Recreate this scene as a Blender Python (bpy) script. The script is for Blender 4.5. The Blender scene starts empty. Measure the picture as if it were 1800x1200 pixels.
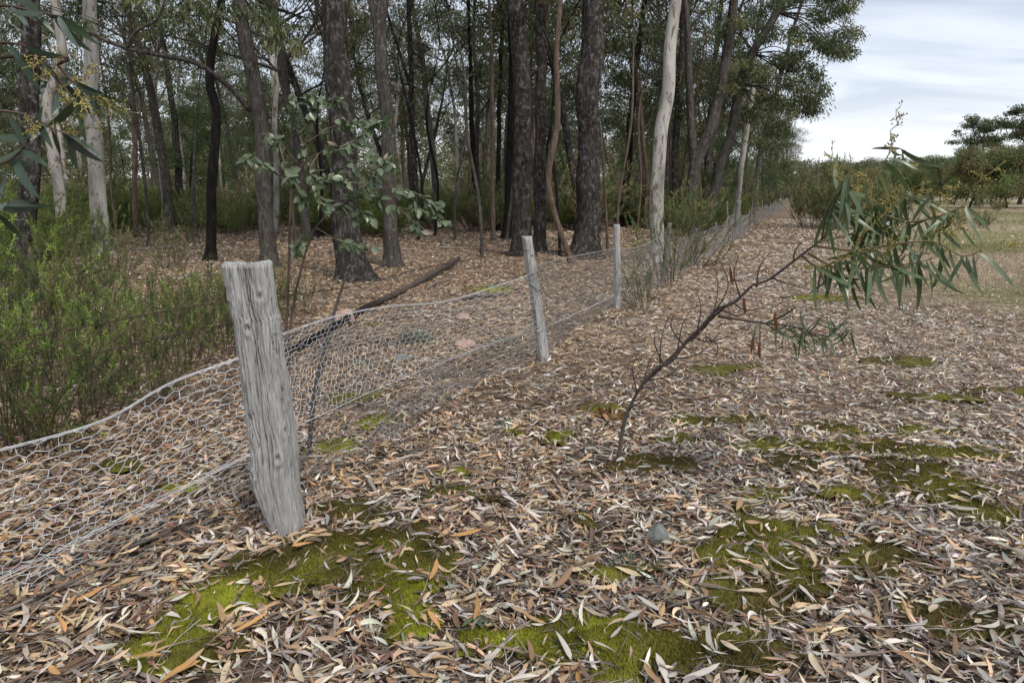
import bpy, math, random
import numpy as np
from mathutils import Matrix, Vector

# ------------------------------------------------------------------ camera, world, sun, exposure
SC = bpy.context.scene
COL = SC.collection
CAM_H, FPX, HORIZON = 1.55, 1200.0, 335.0
PITCH = math.atan((600 - HORIZON) / FPX)
cam_d = bpy.data.cameras.new('camera')
cam = bpy.data.objects.new('camera', cam_d)
COL.objects.link(cam)
cam_d.sensor_width = 36.0
cam_d.lens = 36.0 * FPX / 1800.0
cam_d.clip_start = 0.05
cam_d.clip_end = 3000
cam.location = (0, 0, CAM_H)
cam.rotation_euler = (math.pi / 2 - PITCH, 0, 0)
SC.camera = cam

SUN_EL, SUN_AZ = math.radians(52), math.radians(150)      # azimuth clockwise from +Y: behind right
world = bpy.data.worlds.new('World')
SC.world = world
world.use_nodes = True
wn = world.node_tree
wn.nodes.clear()
w_out = wn.nodes.new('ShaderNodeOutputWorld')
w_bg = wn.nodes.new('ShaderNodeBackground')
w_sky = wn.nodes.new('ShaderNodeTexSky')
w_sky.sky_type = 'NISHITA'
w_sky.sun_disc = False
w_sky.sun_elevation = SUN_EL
w_sky.sun_rotation = SUN_AZ
w_tc = wn.nodes.new('ShaderNodeTexCoord')
w_sep = wn.nodes.new('ShaderNodeSeparateXYZ')
wn.links.new(w_tc.outputs['Generated'], w_sep.inputs[0])
# cloud layer: project the direction on a flat ceiling (x/(z+.12), y/(z+.12))
w_add = wn.nodes.new('ShaderNodeMath'); w_add.operation = 'ADD'; w_add.inputs[1].default_value = 0.13
wn.links.new(w_sep.outputs['Z'], w_add.inputs[0])
w_max = wn.nodes.new('ShaderNodeMath'); w_max.operation = 'MAXIMUM'; w_max.inputs[1].default_value = 0.03
wn.links.new(w_add.outputs[0], w_max.inputs[0])
w_dx = wn.nodes.new('ShaderNodeMath'); w_dx.operation = 'DIVIDE'
w_dy = wn.nodes.new('ShaderNodeMath'); w_dy.operation = 'DIVIDE'
wn.links.new(w_sep.outputs['X'], w_dx.inputs[0]); wn.links.new(w_max.outputs[0], w_dx.inputs[1])
wn.links.new(w_sep.outputs['Y'], w_dy.inputs[0]); wn.links.new(w_max.outputs[0], w_dy.inputs[1])
w_cmb = wn.nodes.new('ShaderNodeCombineXYZ')
wn.links.new(w_dx.outputs[0], w_cmb.inputs['X']); wn.links.new(w_dy.outputs[0], w_cmb.inputs['Y'])
w_map = wn.nodes.new('ShaderNodeMapping')
w_map.inputs['Rotation'].default_value = (0, 0, 0.5)
w_map.inputs['Scale'].default_value = (0.7, 1.2, 1)
wn.links.new(w_cmb.outputs[0], w_map.inputs['Vector'])
w_no = wn.nodes.new('ShaderNodeTexNoise')
w_no.inputs['Scale'].default_value = 1.5
w_no.inputs['Detail'].default_value = 4
w_no.inputs['Roughness'].default_value = 0.5
w_no.inputs['Distortion'].default_value = 0.9
wn.links.new(w_map.outputs[0], w_no.inputs['Vector'])
w_cr = wn.nodes.new('ShaderNodeValToRGB')
w_cr.color_ramp.elements[0].position = 0.36
w_cr.color_ramp.elements[0].color = (3.15, 3.5, 4.15, 1)
w_cr.color_ramp.elements[1].position = 0.66
w_cr.color_ramp.elements[1].color = (4.9, 5.2, 5.7, 1)
wn.links.new(w_no.outputs['Fac'], w_cr.inputs[0])
# the cloud deck is paler and thinner toward the horizon, all the way round
w_hz = wn.nodes.new('ShaderNodeMapRange')
w_hz.inputs['From Min'].default_value = 0.0
w_hz.inputs['From Max'].default_value = 0.14
w_hz.inputs['To Min'].default_value = 1.0
w_hz.inputs['To Max'].default_value = 0.0
wn.links.new(w_sep.outputs['Z'], w_hz.inputs['Value'])
w_mh = wn.nodes.new('ShaderNodeMix'); w_mh.data_type = 'RGBA'
wn.links.new(w_hz.outputs[0], w_mh.inputs['Factor'])
wn.links.new(w_cr.outputs['Color'], w_mh.inputs[6])
w_mh.inputs[7].default_value = (6.3, 6.45, 6.6, 1)
w_mx = wn.nodes.new('ShaderNodeMix'); w_mx.data_type = 'RGBA'
w_mx.inputs['Factor'].default_value = 0.9
wn.links.new(w_sky.outputs['Color'], w_mx.inputs[6])
wn.links.new(w_mh.outputs[2], w_mx.inputs[7])
wn.links.new(w_mx.outputs[2], w_bg.inputs['Color'])
w_bg.inputs['Strength'].default_value = 0.1
wn.links.new(w_bg.outputs[0], w_out.inputs['Surface'])

sun_d = bpy.data.lights.new('sun', 'SUN')
sun = bpy.data.objects.new('sun', sun_d)
COL.objects.link(sun)
sun_d.energy = 1.5
sun_d.angle = math.radians(11)
sun_d.color = (1.0, 0.95, 0.88)
sdir = Vector((math.sin(SUN_AZ) * math.cos(SUN_EL), math.cos(SUN_AZ) * math.cos(SUN_EL), math.sin(SUN_EL)))
sun.rotation_euler = sdir.to_track_quat('Z', 'Y').to_euler()
SC.view_settings.view_transform = 'Standard'
SC.view_settings.look = 'None'
SC.view_settings.exposure = 0.95
SC.view_settings.gamma = 1
SC.cycles.use_denoising = True
SC.cycles.max_bounces = 6
SC.cycles.diffuse_bounces = 3
SC.cycles.glossy_bounces = 1
SC.cycles.transmission_bounces = 3
SC.cycles.transparent_max_bounces = 4

R = np.random.default_rng(11)
random.seed(5)
CP, SP = math.cos(PITCH), math.sin(PITCH)

# ------------------------------------------------------------------ pixel of the photo -> place in the world
def ray(px, py):
    u, v = (px - 900) / FPX, (600 - py) / FPX
    return np.array([u, CP + v * SP, -SP + v * CP])
def ground(px, py, z=0.0):
    d = ray(px, py)
    return np.array([0, 0, CAM_H]) + d * ((z - CAM_H) / d[2])
def at(px, py, Y):
    d = ray(px, py)
    return np.array([0, 0, CAM_H]) + d * (Y / d[1])
def onplane(px, py, A, B):
    """where the sight line meets the upright plane through A and B"""
    d = ray(px, py)
    n = np.array([B[1] - A[1], -(B[0] - A[0])])
    t = (n[0] * A[0] + n[1] * A[1]) / (n[0] * d[0] + n[1] * d[1])
    return np.array([0, 0, CAM_H]) + d * t

# ------------------------------------------------------------------ numpy noise
def _h(ix, iy, iz, s):
    n = (ix * 73856093) ^ (iy * 19349663) ^ (iz * 83492791) ^ (s * 2654435)
    n = (n ^ (n >> 13)) * 1274126177
    n = n ^ (n >> 16)
    return (n & 0xffff) / 65535.0
def vnoise(x, y, z=0.0, s=0):
    x, y, z = np.broadcast_arrays(np.asarray(x, float), np.asarray(y, float), np.asarray(z, float))
    ix, iy, iz = (np.floor(a).astype(np.int64) for a in (x, y, z))
    fx, fy, fz = x - ix, y - iy, z - iz
    fx, fy, fz = (f * f * (3 - 2 * f) for f in (fx, fy, fz))
    def c(a, b, d): return _h(ix + a, iy + b, iz + d, s)
    x00 = c(0,0,0) * (1 - fx) + c(1,0,0) * fx
    x10 = c(0,1,0) * (1 - fx) + c(1,1,0) * fx
    x01 = c(0,0,1) * (1 - fx) + c(1,0,1) * fx
    x11 = c(0,1,1) * (1 - fx) + c(1,1,1) * fx
    return (x00 * (1 - fy) + x10 * fy) * (1 - fz) + (x01 * (1 - fy) + x11 * fy) * fz
def fbm(x, y, z=0.0, s=0, o=3):
    a, t, v = 0.5, 0.0, 0.0
    for k in range(o):
        v = v + a * vnoise(np.asarray(x) * 2**k, np.asarray(y) * 2**k, np.asarray(z) * 2**k, s + k)
        t += a; a *= 0.5
    return v / t

# ------------------------------------------------------------------ mesh helpers
class MB:
    """collects quads (a triangle repeats nothing: uses T)"""
    def __init__(s): s.V = []; s.F = []; s.C = []; s.n = 0
    def add(s, V, F, C=None):
        V = np.asarray(V, float).reshape(-1, 3); F = np.asarray(F, np.int64)
        s.V.append(V); s.F.append(F + s.n); s.n += len(V)
        if C is None: C = (0.5, 0.5, 0.5)
        C = np.asarray(C, float)
        if C.ndim == 1: C = np.tile(C, (len(V), 1))
        s.C.append(C)
    def mesh(s, name, mat, smooth=True):
        V = np.concatenate(s.V); C = np.concatenate(s.C)
        me = bpy.data.meshes.new(name)
        me.vertices.add(len(V)); me.vertices.foreach_set('co', V.astype(np.float32).ravel())
        idx = np.concatenate([f.ravel() for f in s.F])
        sizes = np.concatenate([np.full(len(f), f.shape[1]) for f in s.F])
        starts = np.concatenate([[0], np.cumsum(sizes)[:-1]])
        me.loops.add(len(idx)); me.loops.foreach_set('vertex_index', idx.astype(np.int32))
        me.polygons.add(len(sizes))
        me.polygons.foreach_set('loop_start', starts.astype(np.int32))
        me.polygons.foreach_set('loop_total', sizes.astype(np.int32))
        me.polygons.foreach_set('use_smooth', np.full(len(sizes), smooth))
        a = me.color_attributes.new('Col', 'FLOAT_COLOR', 'POINT')
        a.data.foreach_set('color', np.concatenate([C, np.ones((len(C), 1))], 1).astype(np.float32).ravel())
        me.update(calc_edges=True)
        me.materials.append(mat)
        return me
def obj(name, me, parent=None, loc=None):
    o = bpy.data.objects.new(name, me)
    COL.objects.link(o)
    if parent is not None: o.parent = parent
    if loc is not None: o.location = tuple(loc)
    return o
def tag(o, label, cat, group=None):
    o['label'] = label; o['category'] = cat
    if group: o['group'] = group
    return o
def thing(name, loc, label, cat, group=None):
    o = bpy.data.objects.new(name, None)
    COL.objects.link(o)
    o.location = tuple(loc); o.empty_display_size = 0.1
    return tag(o, label, cat, group)
def copy_tree(src, parent=None):
    c = src.copy(); COL.objects.link(c)
    if parent is not None: c.parent = parent
    for ch in list(src.children): copy_tree(ch, c)
    return c

def norm(v): return v / (np.linalg.norm(v) + 1e-12)
def smooth_path(P, n):
    """Catmull-Rom through P, n points"""
    P = np.asarray(P, float)
    Q = np.vstack([2 * P[0] - P[1], P, 2 * P[-1] - P[-2]])
    t = np.linspace(0, len(P) - 1 - 1e-9, n)
    i = t.astype(int); f = (t - i)[:, None]
    p0, p1, p2, p3 = Q[i], Q[i + 1], Q[i + 2], Q[i + 3]
    return 0.5 * (2 * p1 + (p2 - p0) * f + (2*p0 - 5*p1 + 4*p2 - p3) * f**2 + (3*p1 - p0 - 3*p2 + p3) * f**3)
def frames(P):
    T = np.gradient(P, axis=0); T /= np.linalg.norm(T, axis=1)[:, None] + 1e-12
    ref = np.array([0, 1.0, 0]) if abs(T[0][1]) < 0.9 else np.array([1.0, 0, 0])
    N = np.zeros_like(T)
    n = norm(ref - T[0] * ref.dot(T[0]))
    for i in range(len(P)):
        n = norm(n - T[i] * n.dot(T[i])); N[i] = n
    return T, N, np.cross(T, N)
def tube(mb, P, r, k=6, col=None, cap=True, disp=None):
    P = np.asarray(P, float); n = len(P)
    r = np.broadcast_to(np.asarray(r, float), (n,))
    T, N, B = frames(P)
    a = np.arange(k) * 2 * math.pi / k
    rr = r[:, None] * np.ones((1, k))
    if disp is not None: rr = rr + disp(np.cumsum(np.r_[0, np.linalg.norm(np.diff(P, axis=0), axis=1)])[:, None], a[None, :], r[:, None])
    V = P[:, None] + (np.cos(a)[None, :, None] * N[:, None] + np.sin(a)[None, :, None] * B[:, None]) * rr[..., None]
    i = np.arange(n - 1)[:, None] * k; j = np.arange(k)[None]
    F = np.stack([i + j, i + (j + 1) % k, i + k + (j + 1) % k, i + k + j], -1).reshape(-1, 4)
    V = V.reshape(-1, 3)
    if cap and k > 2:
        V = np.vstack([V, P[0] - T[0] * r[0] * 0.2, P[-1] + T[-1] * r[-1] * 0.3])
        jj = np.arange(k)
        T1 = np.stack([(jj + 1) % k, jj, np.full(k, n * k)], 1)
        b = (n - 1) * k
        T2 = np.stack([b + jj, b + (jj + 1) % k, np.full(k, n * k + 1)], 1)
        mb.add(V, F, col)
        mb.F.append(np.vstack([T1, T2]) + mb.n - len(V))
    else:
        mb.add(V, F, col)

# ------------------------------------------------------------------ materials
def mat_new(name):
    m = bpy.data.materials.new(name); m.use_nodes = True
    nt = m.node_tree; nt.nodes.clear()
    out = nt.nodes.new('ShaderNodeOutputMaterial')
    return m, nt, out
def N(nt, t, **kw):
    n = nt.nodes.new(t)
    for k, v in kw.items():
        if k.startswith('i_'): n.inputs[k[2:].replace('_', ' ')].default_value = v
        else: setattr(n, k, v)
    return n
def ramp(nt, src, stops):
    c = nt.nodes.new('ShaderNodeValToRGB'); e = c.color_ramp.elements
    while len(e) < len(stops): e.new(0.5)
    for x, (p, col) in zip(e, stops): x.position = p; x.color = (*col, 1)
    nt.links.new(src, c.inputs[0]); return c.outputs['Color']
def mixc(nt, fac, a, b, mode='MIX'):
    m = nt.nodes.new('ShaderNodeMix'); m.data_type = 'RGBA'; m.blend_type = mode
    for i, s in ((0, fac), (6, a), (7, b)):
        if isinstance(s, (int, float)): m.inputs[i].default_value = s
        elif isinstance(s, tuple): m.inputs[i].default_value = (*s, 1)
        else: nt.links.new(s, m.inputs[i])
    return m.outputs[2]
def noise(nt, vec, scale, detail=4, rough=0.55, dist=0.0):
    n = N(nt, 'ShaderNodeTexNoise'); n.inputs['Scale'].default_value = scale
    n.inputs['Detail'].default_value = detail; n.inputs['Roughness'].default_value = rough
    n.inputs['Distortion'].default_value = dist
    if vec is not None: nt.links.new(vec, n.inputs['Vector'])
    return n.outputs['Fac']
def coords(nt, scale=(1, 1, 1), kind='Object'):
    tc = N(nt, 'ShaderNodeTexCoord'); mp = N(nt, 'ShaderNodeMapping')
    mp.inputs['Scale'].default_value = scale
    nt.links.new(tc.outputs[kind], mp.inputs['Vector']); return mp.outputs[0]
def finish(nt, out, col, rough=0.85, bump=None, bstr=0.4, bdist=0.01, spec=0.2):
    b = N(nt, 'ShaderNodeBsdfPrincipled')
    if isinstance(col, tuple): b.inputs['Base Color'].default_value = (*col, 1)
    else: nt.links.new(col, b.inputs['Base Color'])
    b.inputs['Roughness'].default_value = rough
    b.inputs['Specular IOR Level'].default_value = spec
    if bump is not None:
        bp = N(nt, 'ShaderNodeBump'); bp.inputs['Strength'].default_value = bstr; bp.inputs['Distance'].default_value = bdist
        nt.links.new(bump, bp.inputs['Height']); nt.links.new(bp.outputs[0], b.inputs['Normal'])
    nt.links.new(b.outputs[0], out.inputs['Surface'])
    return b
def leaf_material(name, transl=0.3, rough=0.5, spec=0.35, var=0.35):
    m, nt, out = mat_new(name)
    at_ = N(nt, 'ShaderNodeAttribute', attribute_name='Col')
    oi = N(nt, 'ShaderNodeObjectInfo')
    v = noise(nt, coords(nt), 6, 2)
    vv = N(nt, 'ShaderNodeMapRange'); nt.links.new(v, vv.inputs['Value'])
    vv.inputs['From Min'].default_value = 0.3; vv.inputs['From Max'].default_value = 0.7
    vv.inputs['To Min'].default_value = 1 - var; vv.inputs['To Max'].default_value = 1 + var
    rr = N(nt, 'ShaderNodeMapRange'); nt.links.new(oi.outputs['Random'], rr.inputs['Value'])
    rr.inputs['To Min'].default_value = 0.8; rr.inputs['To Max'].default_value = 1.2
    mu = N(nt, 'ShaderNodeMath', operation='MULTIPLY'); nt.links.new(vv.outputs[0], mu.inputs[0]); nt.links.new(rr.outputs[0], mu.inputs[1])
    sc = N(nt, 'ShaderNodeVectorMath', operation='SCALE')
    nt.links.new(at_.outputs['Color'], sc.inputs[0]); nt.links.new(mu.outputs[0], sc.inputs['Scale'])
    b = finish(nt, out, sc.outputs[0], rough, spec=spec)
    if transl > 0:
        tr = N(nt, 'ShaderNodeBsdfTranslucent'); nt.links.new(sc.outputs[0], tr.inputs['Color'])
        mx = N(nt, 'ShaderNodeMixShader'); mx.inputs[0].default_value = transl
        nt.links.new(b.outputs[0], mx.inputs[1]); nt.links.new(tr.outputs[0], mx.inputs[2])
        nt.links.new(mx.outputs[0], out.inputs['Surface'])
    return m
M = {}
M['leaf'] = leaf_material('green_leaf', 0.42)
M['gloss_leaf'] = leaf_material('waxy_leaf', 0.25, 0.36, 0.6, 0.35)
M['dry_leaf'] = leaf_material('dry_leaf', 0.12, 0.75, 0.2, 0.3)
M['moss'] = leaf_material('moss', 0.1, 0.95, 0.05, 0.35)
M['twig'] = leaf_material('twig_wood', 0.0, 0.85, 0.15, 0.3)

def bark(name, dark, mid, light, lichen=None, lich_amt=0.55, scale=1.0, streak=9.0, bstr=0.7):
    m, nt, out = mat_new(name)
    c1 = coords(nt, (streak * scale, streak * scale, 1.6 * scale))
    n1 = noise(nt, c1, 2.2, 6, 0.65, 0.4)
    n2 = noise(nt, coords(nt), 1.6 * scale, 4)
    c = ramp(nt, n1, [(0.3, dark), (0.5, mid), (0.75, light)])
    c = mixc(nt, ramp(nt, n2, [(0.35, (0, 0, 0)), (0.7, (1, 1, 1))]), c, mixc(nt, 0.5, c, dark))
    if lichen:
        n3 = noise(nt, coords(nt, (1, 1, 0.7)), 10 * scale, 9, 0.85)
        c = mixc(nt, ramp(nt, n3, [(lich_amt, (0, 0, 0)), (lich_amt + 0.09, (0.75, 0.75, 0.75))]), c, lichen)
    finish(nt, out, c, 0.9, n1, 1.0, 0.06, 0.1)
    return m
M['ironbark'] = bark('dark_furrowed_bark', (0.010, 0.008, 0.007), (0.045, 0.038, 0.033), (0.11, 0.096, 0.085), (0.22, 0.215, 0.205), 0.515)
M['greybark'] = bark('grey_box_bark', (0.03, 0.026, 0.022), (0.085, 0.074, 0.064), (0.16, 0.145, 0.13), (0.27, 0.265, 0.25), 0.54)
M['blackbark'] = bark('charred_bark', (0.008, 0.007, 0.007), (0.02, 0.017, 0.015), (0.05, 0.043, 0.038))
M['redbark'] = bark('pinkish_bark', (0.06, 0.04, 0.03), (0.15, 0.11, 0.085), (0.26, 0.20, 0.165), None, 0.5, 1.0, 7.0, 0.4)

def pale_gum():
    m, nt, out = mat_new('smooth_pale_bark')
    n2 = noise(nt, coords(nt, (3.2, 3.2, 1.0)), 2.4, 7, 0.7, 0.9)
    n1 = noise(nt, coords(nt, (2, 2, 0.6)), 1.3, 3)
    c = ramp(nt, n1, [(0.3, (0.20, 0.185, 0.165)), (0.5, (0.40, 0.375, 0.335)), (0.75, (0.55, 0.525, 0.48))])
    c = mixc(nt, ramp(nt, n2, [(0.54, (0, 0, 0)), (0.58, (0.9, 0.9, 0.9))]), c, (0.13, 0.10, 0.08))
    n4 = noise(nt, coords(nt, (1, 1, 0.3)), 9.0, 6, 0.7)
    c = mixc(nt, ramp(nt, n4, [(0.5, (0, 0, 0)), (0.68, (0.55, 0.55, 0.55))]), c, (0.2, 0.19, 0.18))
    finish(nt, out, c, 0.75, n2, 0.3, 0.015, 0.2)
    return m
M['palebark'] = pale_gum()

def grey_timber(f=1.0, name='weathered_grey_timber'):
    m, nt, out = mat_new(name)
    c1 = coords(nt, (26, 26, 3.4)); n1 = noise(nt, c1, 2.2, 9, 0.75, 1.1)
    n2 = noise(nt, coords(nt, (4, 4, 1.4)), 2.0, 4)
    c3 = coords(nt, (70, 70, 3)); n3 = noise(nt, c3, 2.0, 5, 0.6)
    c = ramp(nt, n1, [(0.26, (0.07, 0.062, 0.056)), (0.37, (0.24, 0.23, 0.22)), (0.5, (0.35, 0.345, 0.335)), (0.75, (0.46, 0.455, 0.45))])
    c = mixc(nt, ramp(nt, n2, [(0.4, (0, 0, 0)), (0.75, (0.5, 0.5, 0.5))]), c, (0.24, 0.225, 0.21))
    c = mixc(nt, ramp(nt, n3, [(0.3, (0.5, 0.5, 0.5)), (0.5, (0, 0, 0))]), c, (0.15, 0.14, 0.13))
    c = mixc(nt, 1.0, c, (f, f, f), 'MULTIPLY')
    n5 = noise(nt, coords(nt, (1, 1, 0.6)), 16, 7, 0.7)
    c = mixc(nt, ramp(nt, n5, [(0.6, (0, 0, 0)), (0.68, (0.55, 0.55, 0.55))]), c, (0.30, 0.32, 0.22))
    ad = N(nt, 'ShaderNodeMath', operation='ADD'); nt.links.new(n1, ad.inputs[0]); nt.links.new(n3, ad.inputs[1])
    finish(nt, out, c, 0.9, ad.outputs[0], 1.0, 0.008, 0.15)
    return m
M['timber'] = grey_timber(1.22)
M['oldtimber'] = grey_timber(0.55, 'dark_old_timber')

def metal(name, a, b, rough, met):
    m, nt, out = mat_new(name)
    n1 = noise(nt, coords(nt), 30, 3)
    bs = finish(nt, out, ramp(nt, n1, [(0.35, a), (0.65, b)]), rough, spec=0.4)
    bs.inputs['Metallic'].default_value = met
    return m
M['galv'] = metal('galvanised_wire', (0.50, 0.51, 0.52), (0.66, 0.66, 0.67), 0.5, 0.15)
M['oldwire'] = metal('dull_old_wire', (0.22, 0.205, 0.195), (0.38, 0.365, 0.35), 0.7, 0.1)
M['rust'] = metal('rusty_wire', (0.045, 0.028, 0.02), (0.09, 0.055, 0.04), 0.8, 0.2)

def rock(name, a, b, c_, lich=(0.3, 0.32, 0.28)):
    m, nt, out = mat_new(name)
    n1 = noise(nt, coords(nt), 14, 6, 0.65); n2 = noise(nt, coords(nt), 40, 5, 0.7)
    c = ramp(nt, n1, [(0.3, a), (0.5, b), (0.7, c_)])
    c = mixc(nt, ramp(nt, n2, [(0.55, (0, 0, 0)), (0.65, (0.6, 0.6, 0.6))]), c, lich)
    finish(nt, out, c, 0.9, n2, 0.5, 0.01, 0.2)
    return m
M['pinkrock'] = rock('pink_quartz_stone', (0.25, 0.15, 0.12), (0.38, 0.25, 0.2), (0.45, 0.36, 0.31))
M['greyrock'] = rock('lichened_grey_stone', (0.09, 0.09, 0.085), (0.16, 0.165, 0.15), (0.22, 0.225, 0.205))

def ground_mat():
    m, nt, out = mat_new('leaf_mould_ground')
    at_ = N(nt, 'ShaderNodeAttribute', attribute_name='Col')
    cw = coords(nt)
    n1 = noise(nt, cw, 1.3, 6, 0.6); n2 = noise(nt, cw, 60, 4, 0.7)
    vo = N(nt, 'ShaderNodeTexVoronoi'); vo.inputs['Scale'].default_value = 17; vo.inputs['Randomness'].default_value = 1
    dcoord = N(nt, 'ShaderNodeVectorMath', operation='ADD'); nt.links.new(cw, dcoord.inputs[0])
    nn = N(nt, 'ShaderNodeTexNoise'); nn.inputs['Scale'].default_value = 9; nt.links.new(cw, nn.inputs['Vector'])
    ns = N(nt, 'ShaderNodeVectorMath', operation='SCALE'); ns.inputs['Scale'].default_value = 0.18; nt.links.new(nn.outputs['Color'], ns.inputs[0])
    nt.links.new(ns.outputs[0], dcoord.inputs[1]); nt.links.new(dcoord.outputs[0], vo.inputs['Vector'])
    sp = N(nt, 'ShaderNodeSeparateColor'); nt.links.new(vo.outputs['Color'], sp.inputs[0])
    f1 = ramp(nt, sp.outputs[0], [(0.0, (0.45, 0.42, 0.4)), (0.45, (0.85, 0.82, 0.8)), (0.75, (1.2, 1.15, 1.1)), (1.0, (1.9, 1.85, 1.8))])
    f2 = ramp(nt, n1, [(0.3, (0.75, 0.75, 0.75)), (0.7, (1.25, 1.25, 1.25))])
    f3 = ramp(nt, n2, [(0.3, (0.6, 0.6, 0.6)), (0.7, (1.4, 1.4, 1.4))])
    c = mixc(nt, 1.0, at_.outputs['Color'], f1, 'MULTIPLY')
    c = mixc(nt, 1.0, c, f2, 'MULTIPLY'); c = mixc(nt, 1.0, c, f3, 'MULTIPLY')
    ad = N(nt, 'ShaderNodeMath', operation='ADD'); nt.links.new(n2, ad.inputs[0]); nt.links.new(sp.outputs[0], ad.inputs[1])
    finish(nt, out, c, 0.95, ad.outputs[0], 0.6, 0.02, 0.05)
    return m
M['ground'] = ground_mat()

# ------------------------------------------------------------------ ground
POST1, POST2, POST3 = ground(508, 940), ground(957, 636), ground(1085, 544)
_fy = np.array([POST1[1], POST2[1], POST3[1], 22.0, 200.0])
_fx = np.array([POST1[0], POST2[0], POST3[0], 7.1, 7.1 + 178 * 0.425])
def fence_x(y): return np.interp(y, _fy, _fx, left=POST1[0])
def gz(x, y):
    x = np.asarray(x, float); y = np.asarray(y, float)
    d = np.hypot(x, y)
    z = 0.05 * (fbm(x * 0.7, y * 0.7, 0, 3, 2) - 0.5) + 0.03 * (vnoise(x * 2.4, y * 2.4, 0, 9) - 0.5)
    z = z * np.clip(d / 3, 0.5, 1)
    far = np.clip((d - 150) / 260, 0, 1); far = far * far * (3 - 2 * far)
    return z + far * (7.5 + 7 * (fbm(x / 130, y / 130, 0, 41, 2) - 0.35) + 2.5 * np.clip(x / 250, -1, 1))
def axis(lo, hi, core0, core1, step, g=1.13):
    a = list(np.arange(core0, core1, step)); s = step
    while a[-1] < hi: s *= g; a.append(a[-1] + s)
    s = step; b = [core0]
    while b[-1] > lo: s *= g; b.append(b[-1] - s)
    return np.array(b[:0:-1] + a)
gx = axis(-1200, 1200, -3.5, 5.0, 0.06); gy = axis(-300, 1500, 1.0, 9.0, 0.06)
GX, GY = np.meshgrid(gx, gy)
GZ = gz(GX, GY)
mb = MB()
nx, ny = len(gx), len(gy)
ii = (np.arange(ny - 1)[:, None] * nx + np.arange(nx - 1)[None]).ravel()
soil = np.array([0.075, 0.055, 0.042]); floor_c = np.array([0.165, 0.13, 0.10]); litter_c = np.array([0.19, 0.145, 0.11])
straw = np.array([0.37, 0.30, 0.22]); greeng = np.array([0.19, 0.195, 0.085])
side = GX - fence_x(GY)
wn1 = fbm(GX * 0.18, GY * 0.18, 0, 77, 3)
dist = np.hypot(GX, GY)
near = np.clip((7 - dist) / 4, 0, 1)[..., None]
padd = np.clip((side - 3.2 - 3 * (wn1 - 0.5) * 2 - np.clip(9.5 - GY, 0, 9) * 1.1) / 2.5, 0, 1)
padd = padd[..., None]
w = np.clip(side / 1.5 + 0.5, 0, 1)[..., None]
C = floor_c * (1 - w) + litter_c * w
gmix = np.clip((fbm(GX * 0.12, GY * 0.22, 0, 91, 3) - 0.47) * 6, 0, 1)[..., None] * 0.8
C = C * (1 - padd) + (straw * (1 - gmix) + greeng * gmix) * padd
C = C * (1 - near) + soil * near
farw = np.clip((dist - 140) / 60, 0, 1)[..., None]
C = C * (1 - farw) + np.array([0.07, 0.075, 0.04]) * farw
mb.add(np.stack([GX, GY, GZ], -1).reshape(-1, 3), np.stack([ii, ii + 1, ii + nx + 1, ii + nx], 1), C.reshape(-1, 3))
g = obj('ground', mb.mesh('ground', M['ground']))
g['kind'] = 'structure'

# ------------------------------------------------------------------ leaf shapes
def leaf_strips(pos, yaw, pitch, roll, L, W, sickle, curl, fold, cols, seg=5, across=3):
    """many bent leaves at once -> V, F, C"""
    n = len(pos)
    t = np.linspace(0, 1, seg + 1)
    prof = np.sin(np.pi * np.clip(t, 0.0, 1) ** 0.8) ** 0.75
    prof[0] = 0.10; prof[-1] = 0.03
    s = np.linspace(-1, 1, across)
    x = (t[None, :, None] - 0.5) * L[:, None, None] * np.ones((1, 1, across))
    y = W[:, None, None] * 0.5 * prof[None, :, None] * s[None, None, :] + (sickle * L)[:, None, None] * (4 * t * (1 - t))[None, :, None]
    z = (curl * L)[:, None, None] * ((2 * t - 1) ** 2)[None, :, None] + (fold * W)[:, None, None] * (np.abs(s) - 0.3)[None, None, :] * prof[None, :, None]
    tw = (R.normal(0, 0.65, n))[:, None, None] * (t - 0.5)[None, :, None]
    y0 = (sickle * L)[:, None, None] * (4 * t * (1 - t))[None, :, None]
    yy = y0 + (y - y0) * np.cos(tw); z = z + (y - y0) * np.sin(tw)
    P = np.stack([x, yy, z], -1).reshape(n, -1, 3)
    cr, sr = np.cos(roll)[:, None], np.sin(roll)[:, None]
    Y1 = P[..., 1] * cr - P[..., 2] * sr; Z1 = P[..., 1] * sr + P[..., 2] * cr; X1 = P[..., 0]
    cp, sp = np.cos(pitch)[:, None], np.sin(pitch)[:, None]
    X2 = X1 * cp - Z1 * sp; Z2 = X1 * sp + Z1 * cp
    cy, sy = np.cos(yaw)[:, None], np.sin(yaw)[:, None]
    V = np.stack([X2 * cy - Y1 * sy, X2 * sy + Y1 * cy, Z2], -1) + pos[:, None]
    m = (seg + 1) * across
    i = np.arange(seg)[:, None] * across; j = np.arange(across - 1)[None]
    f = np.stack([i + j, i + j + 1, i + across + j + 1, i + across + j], -1).reshape(-1, 4)
    F = (np.arange(n)[:, None, None] * m + f[None]).reshape(-1, 4)
    Cc = np.repeat(cols, m, 0)
    return V.reshape(-1, 3), F, Cc

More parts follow.
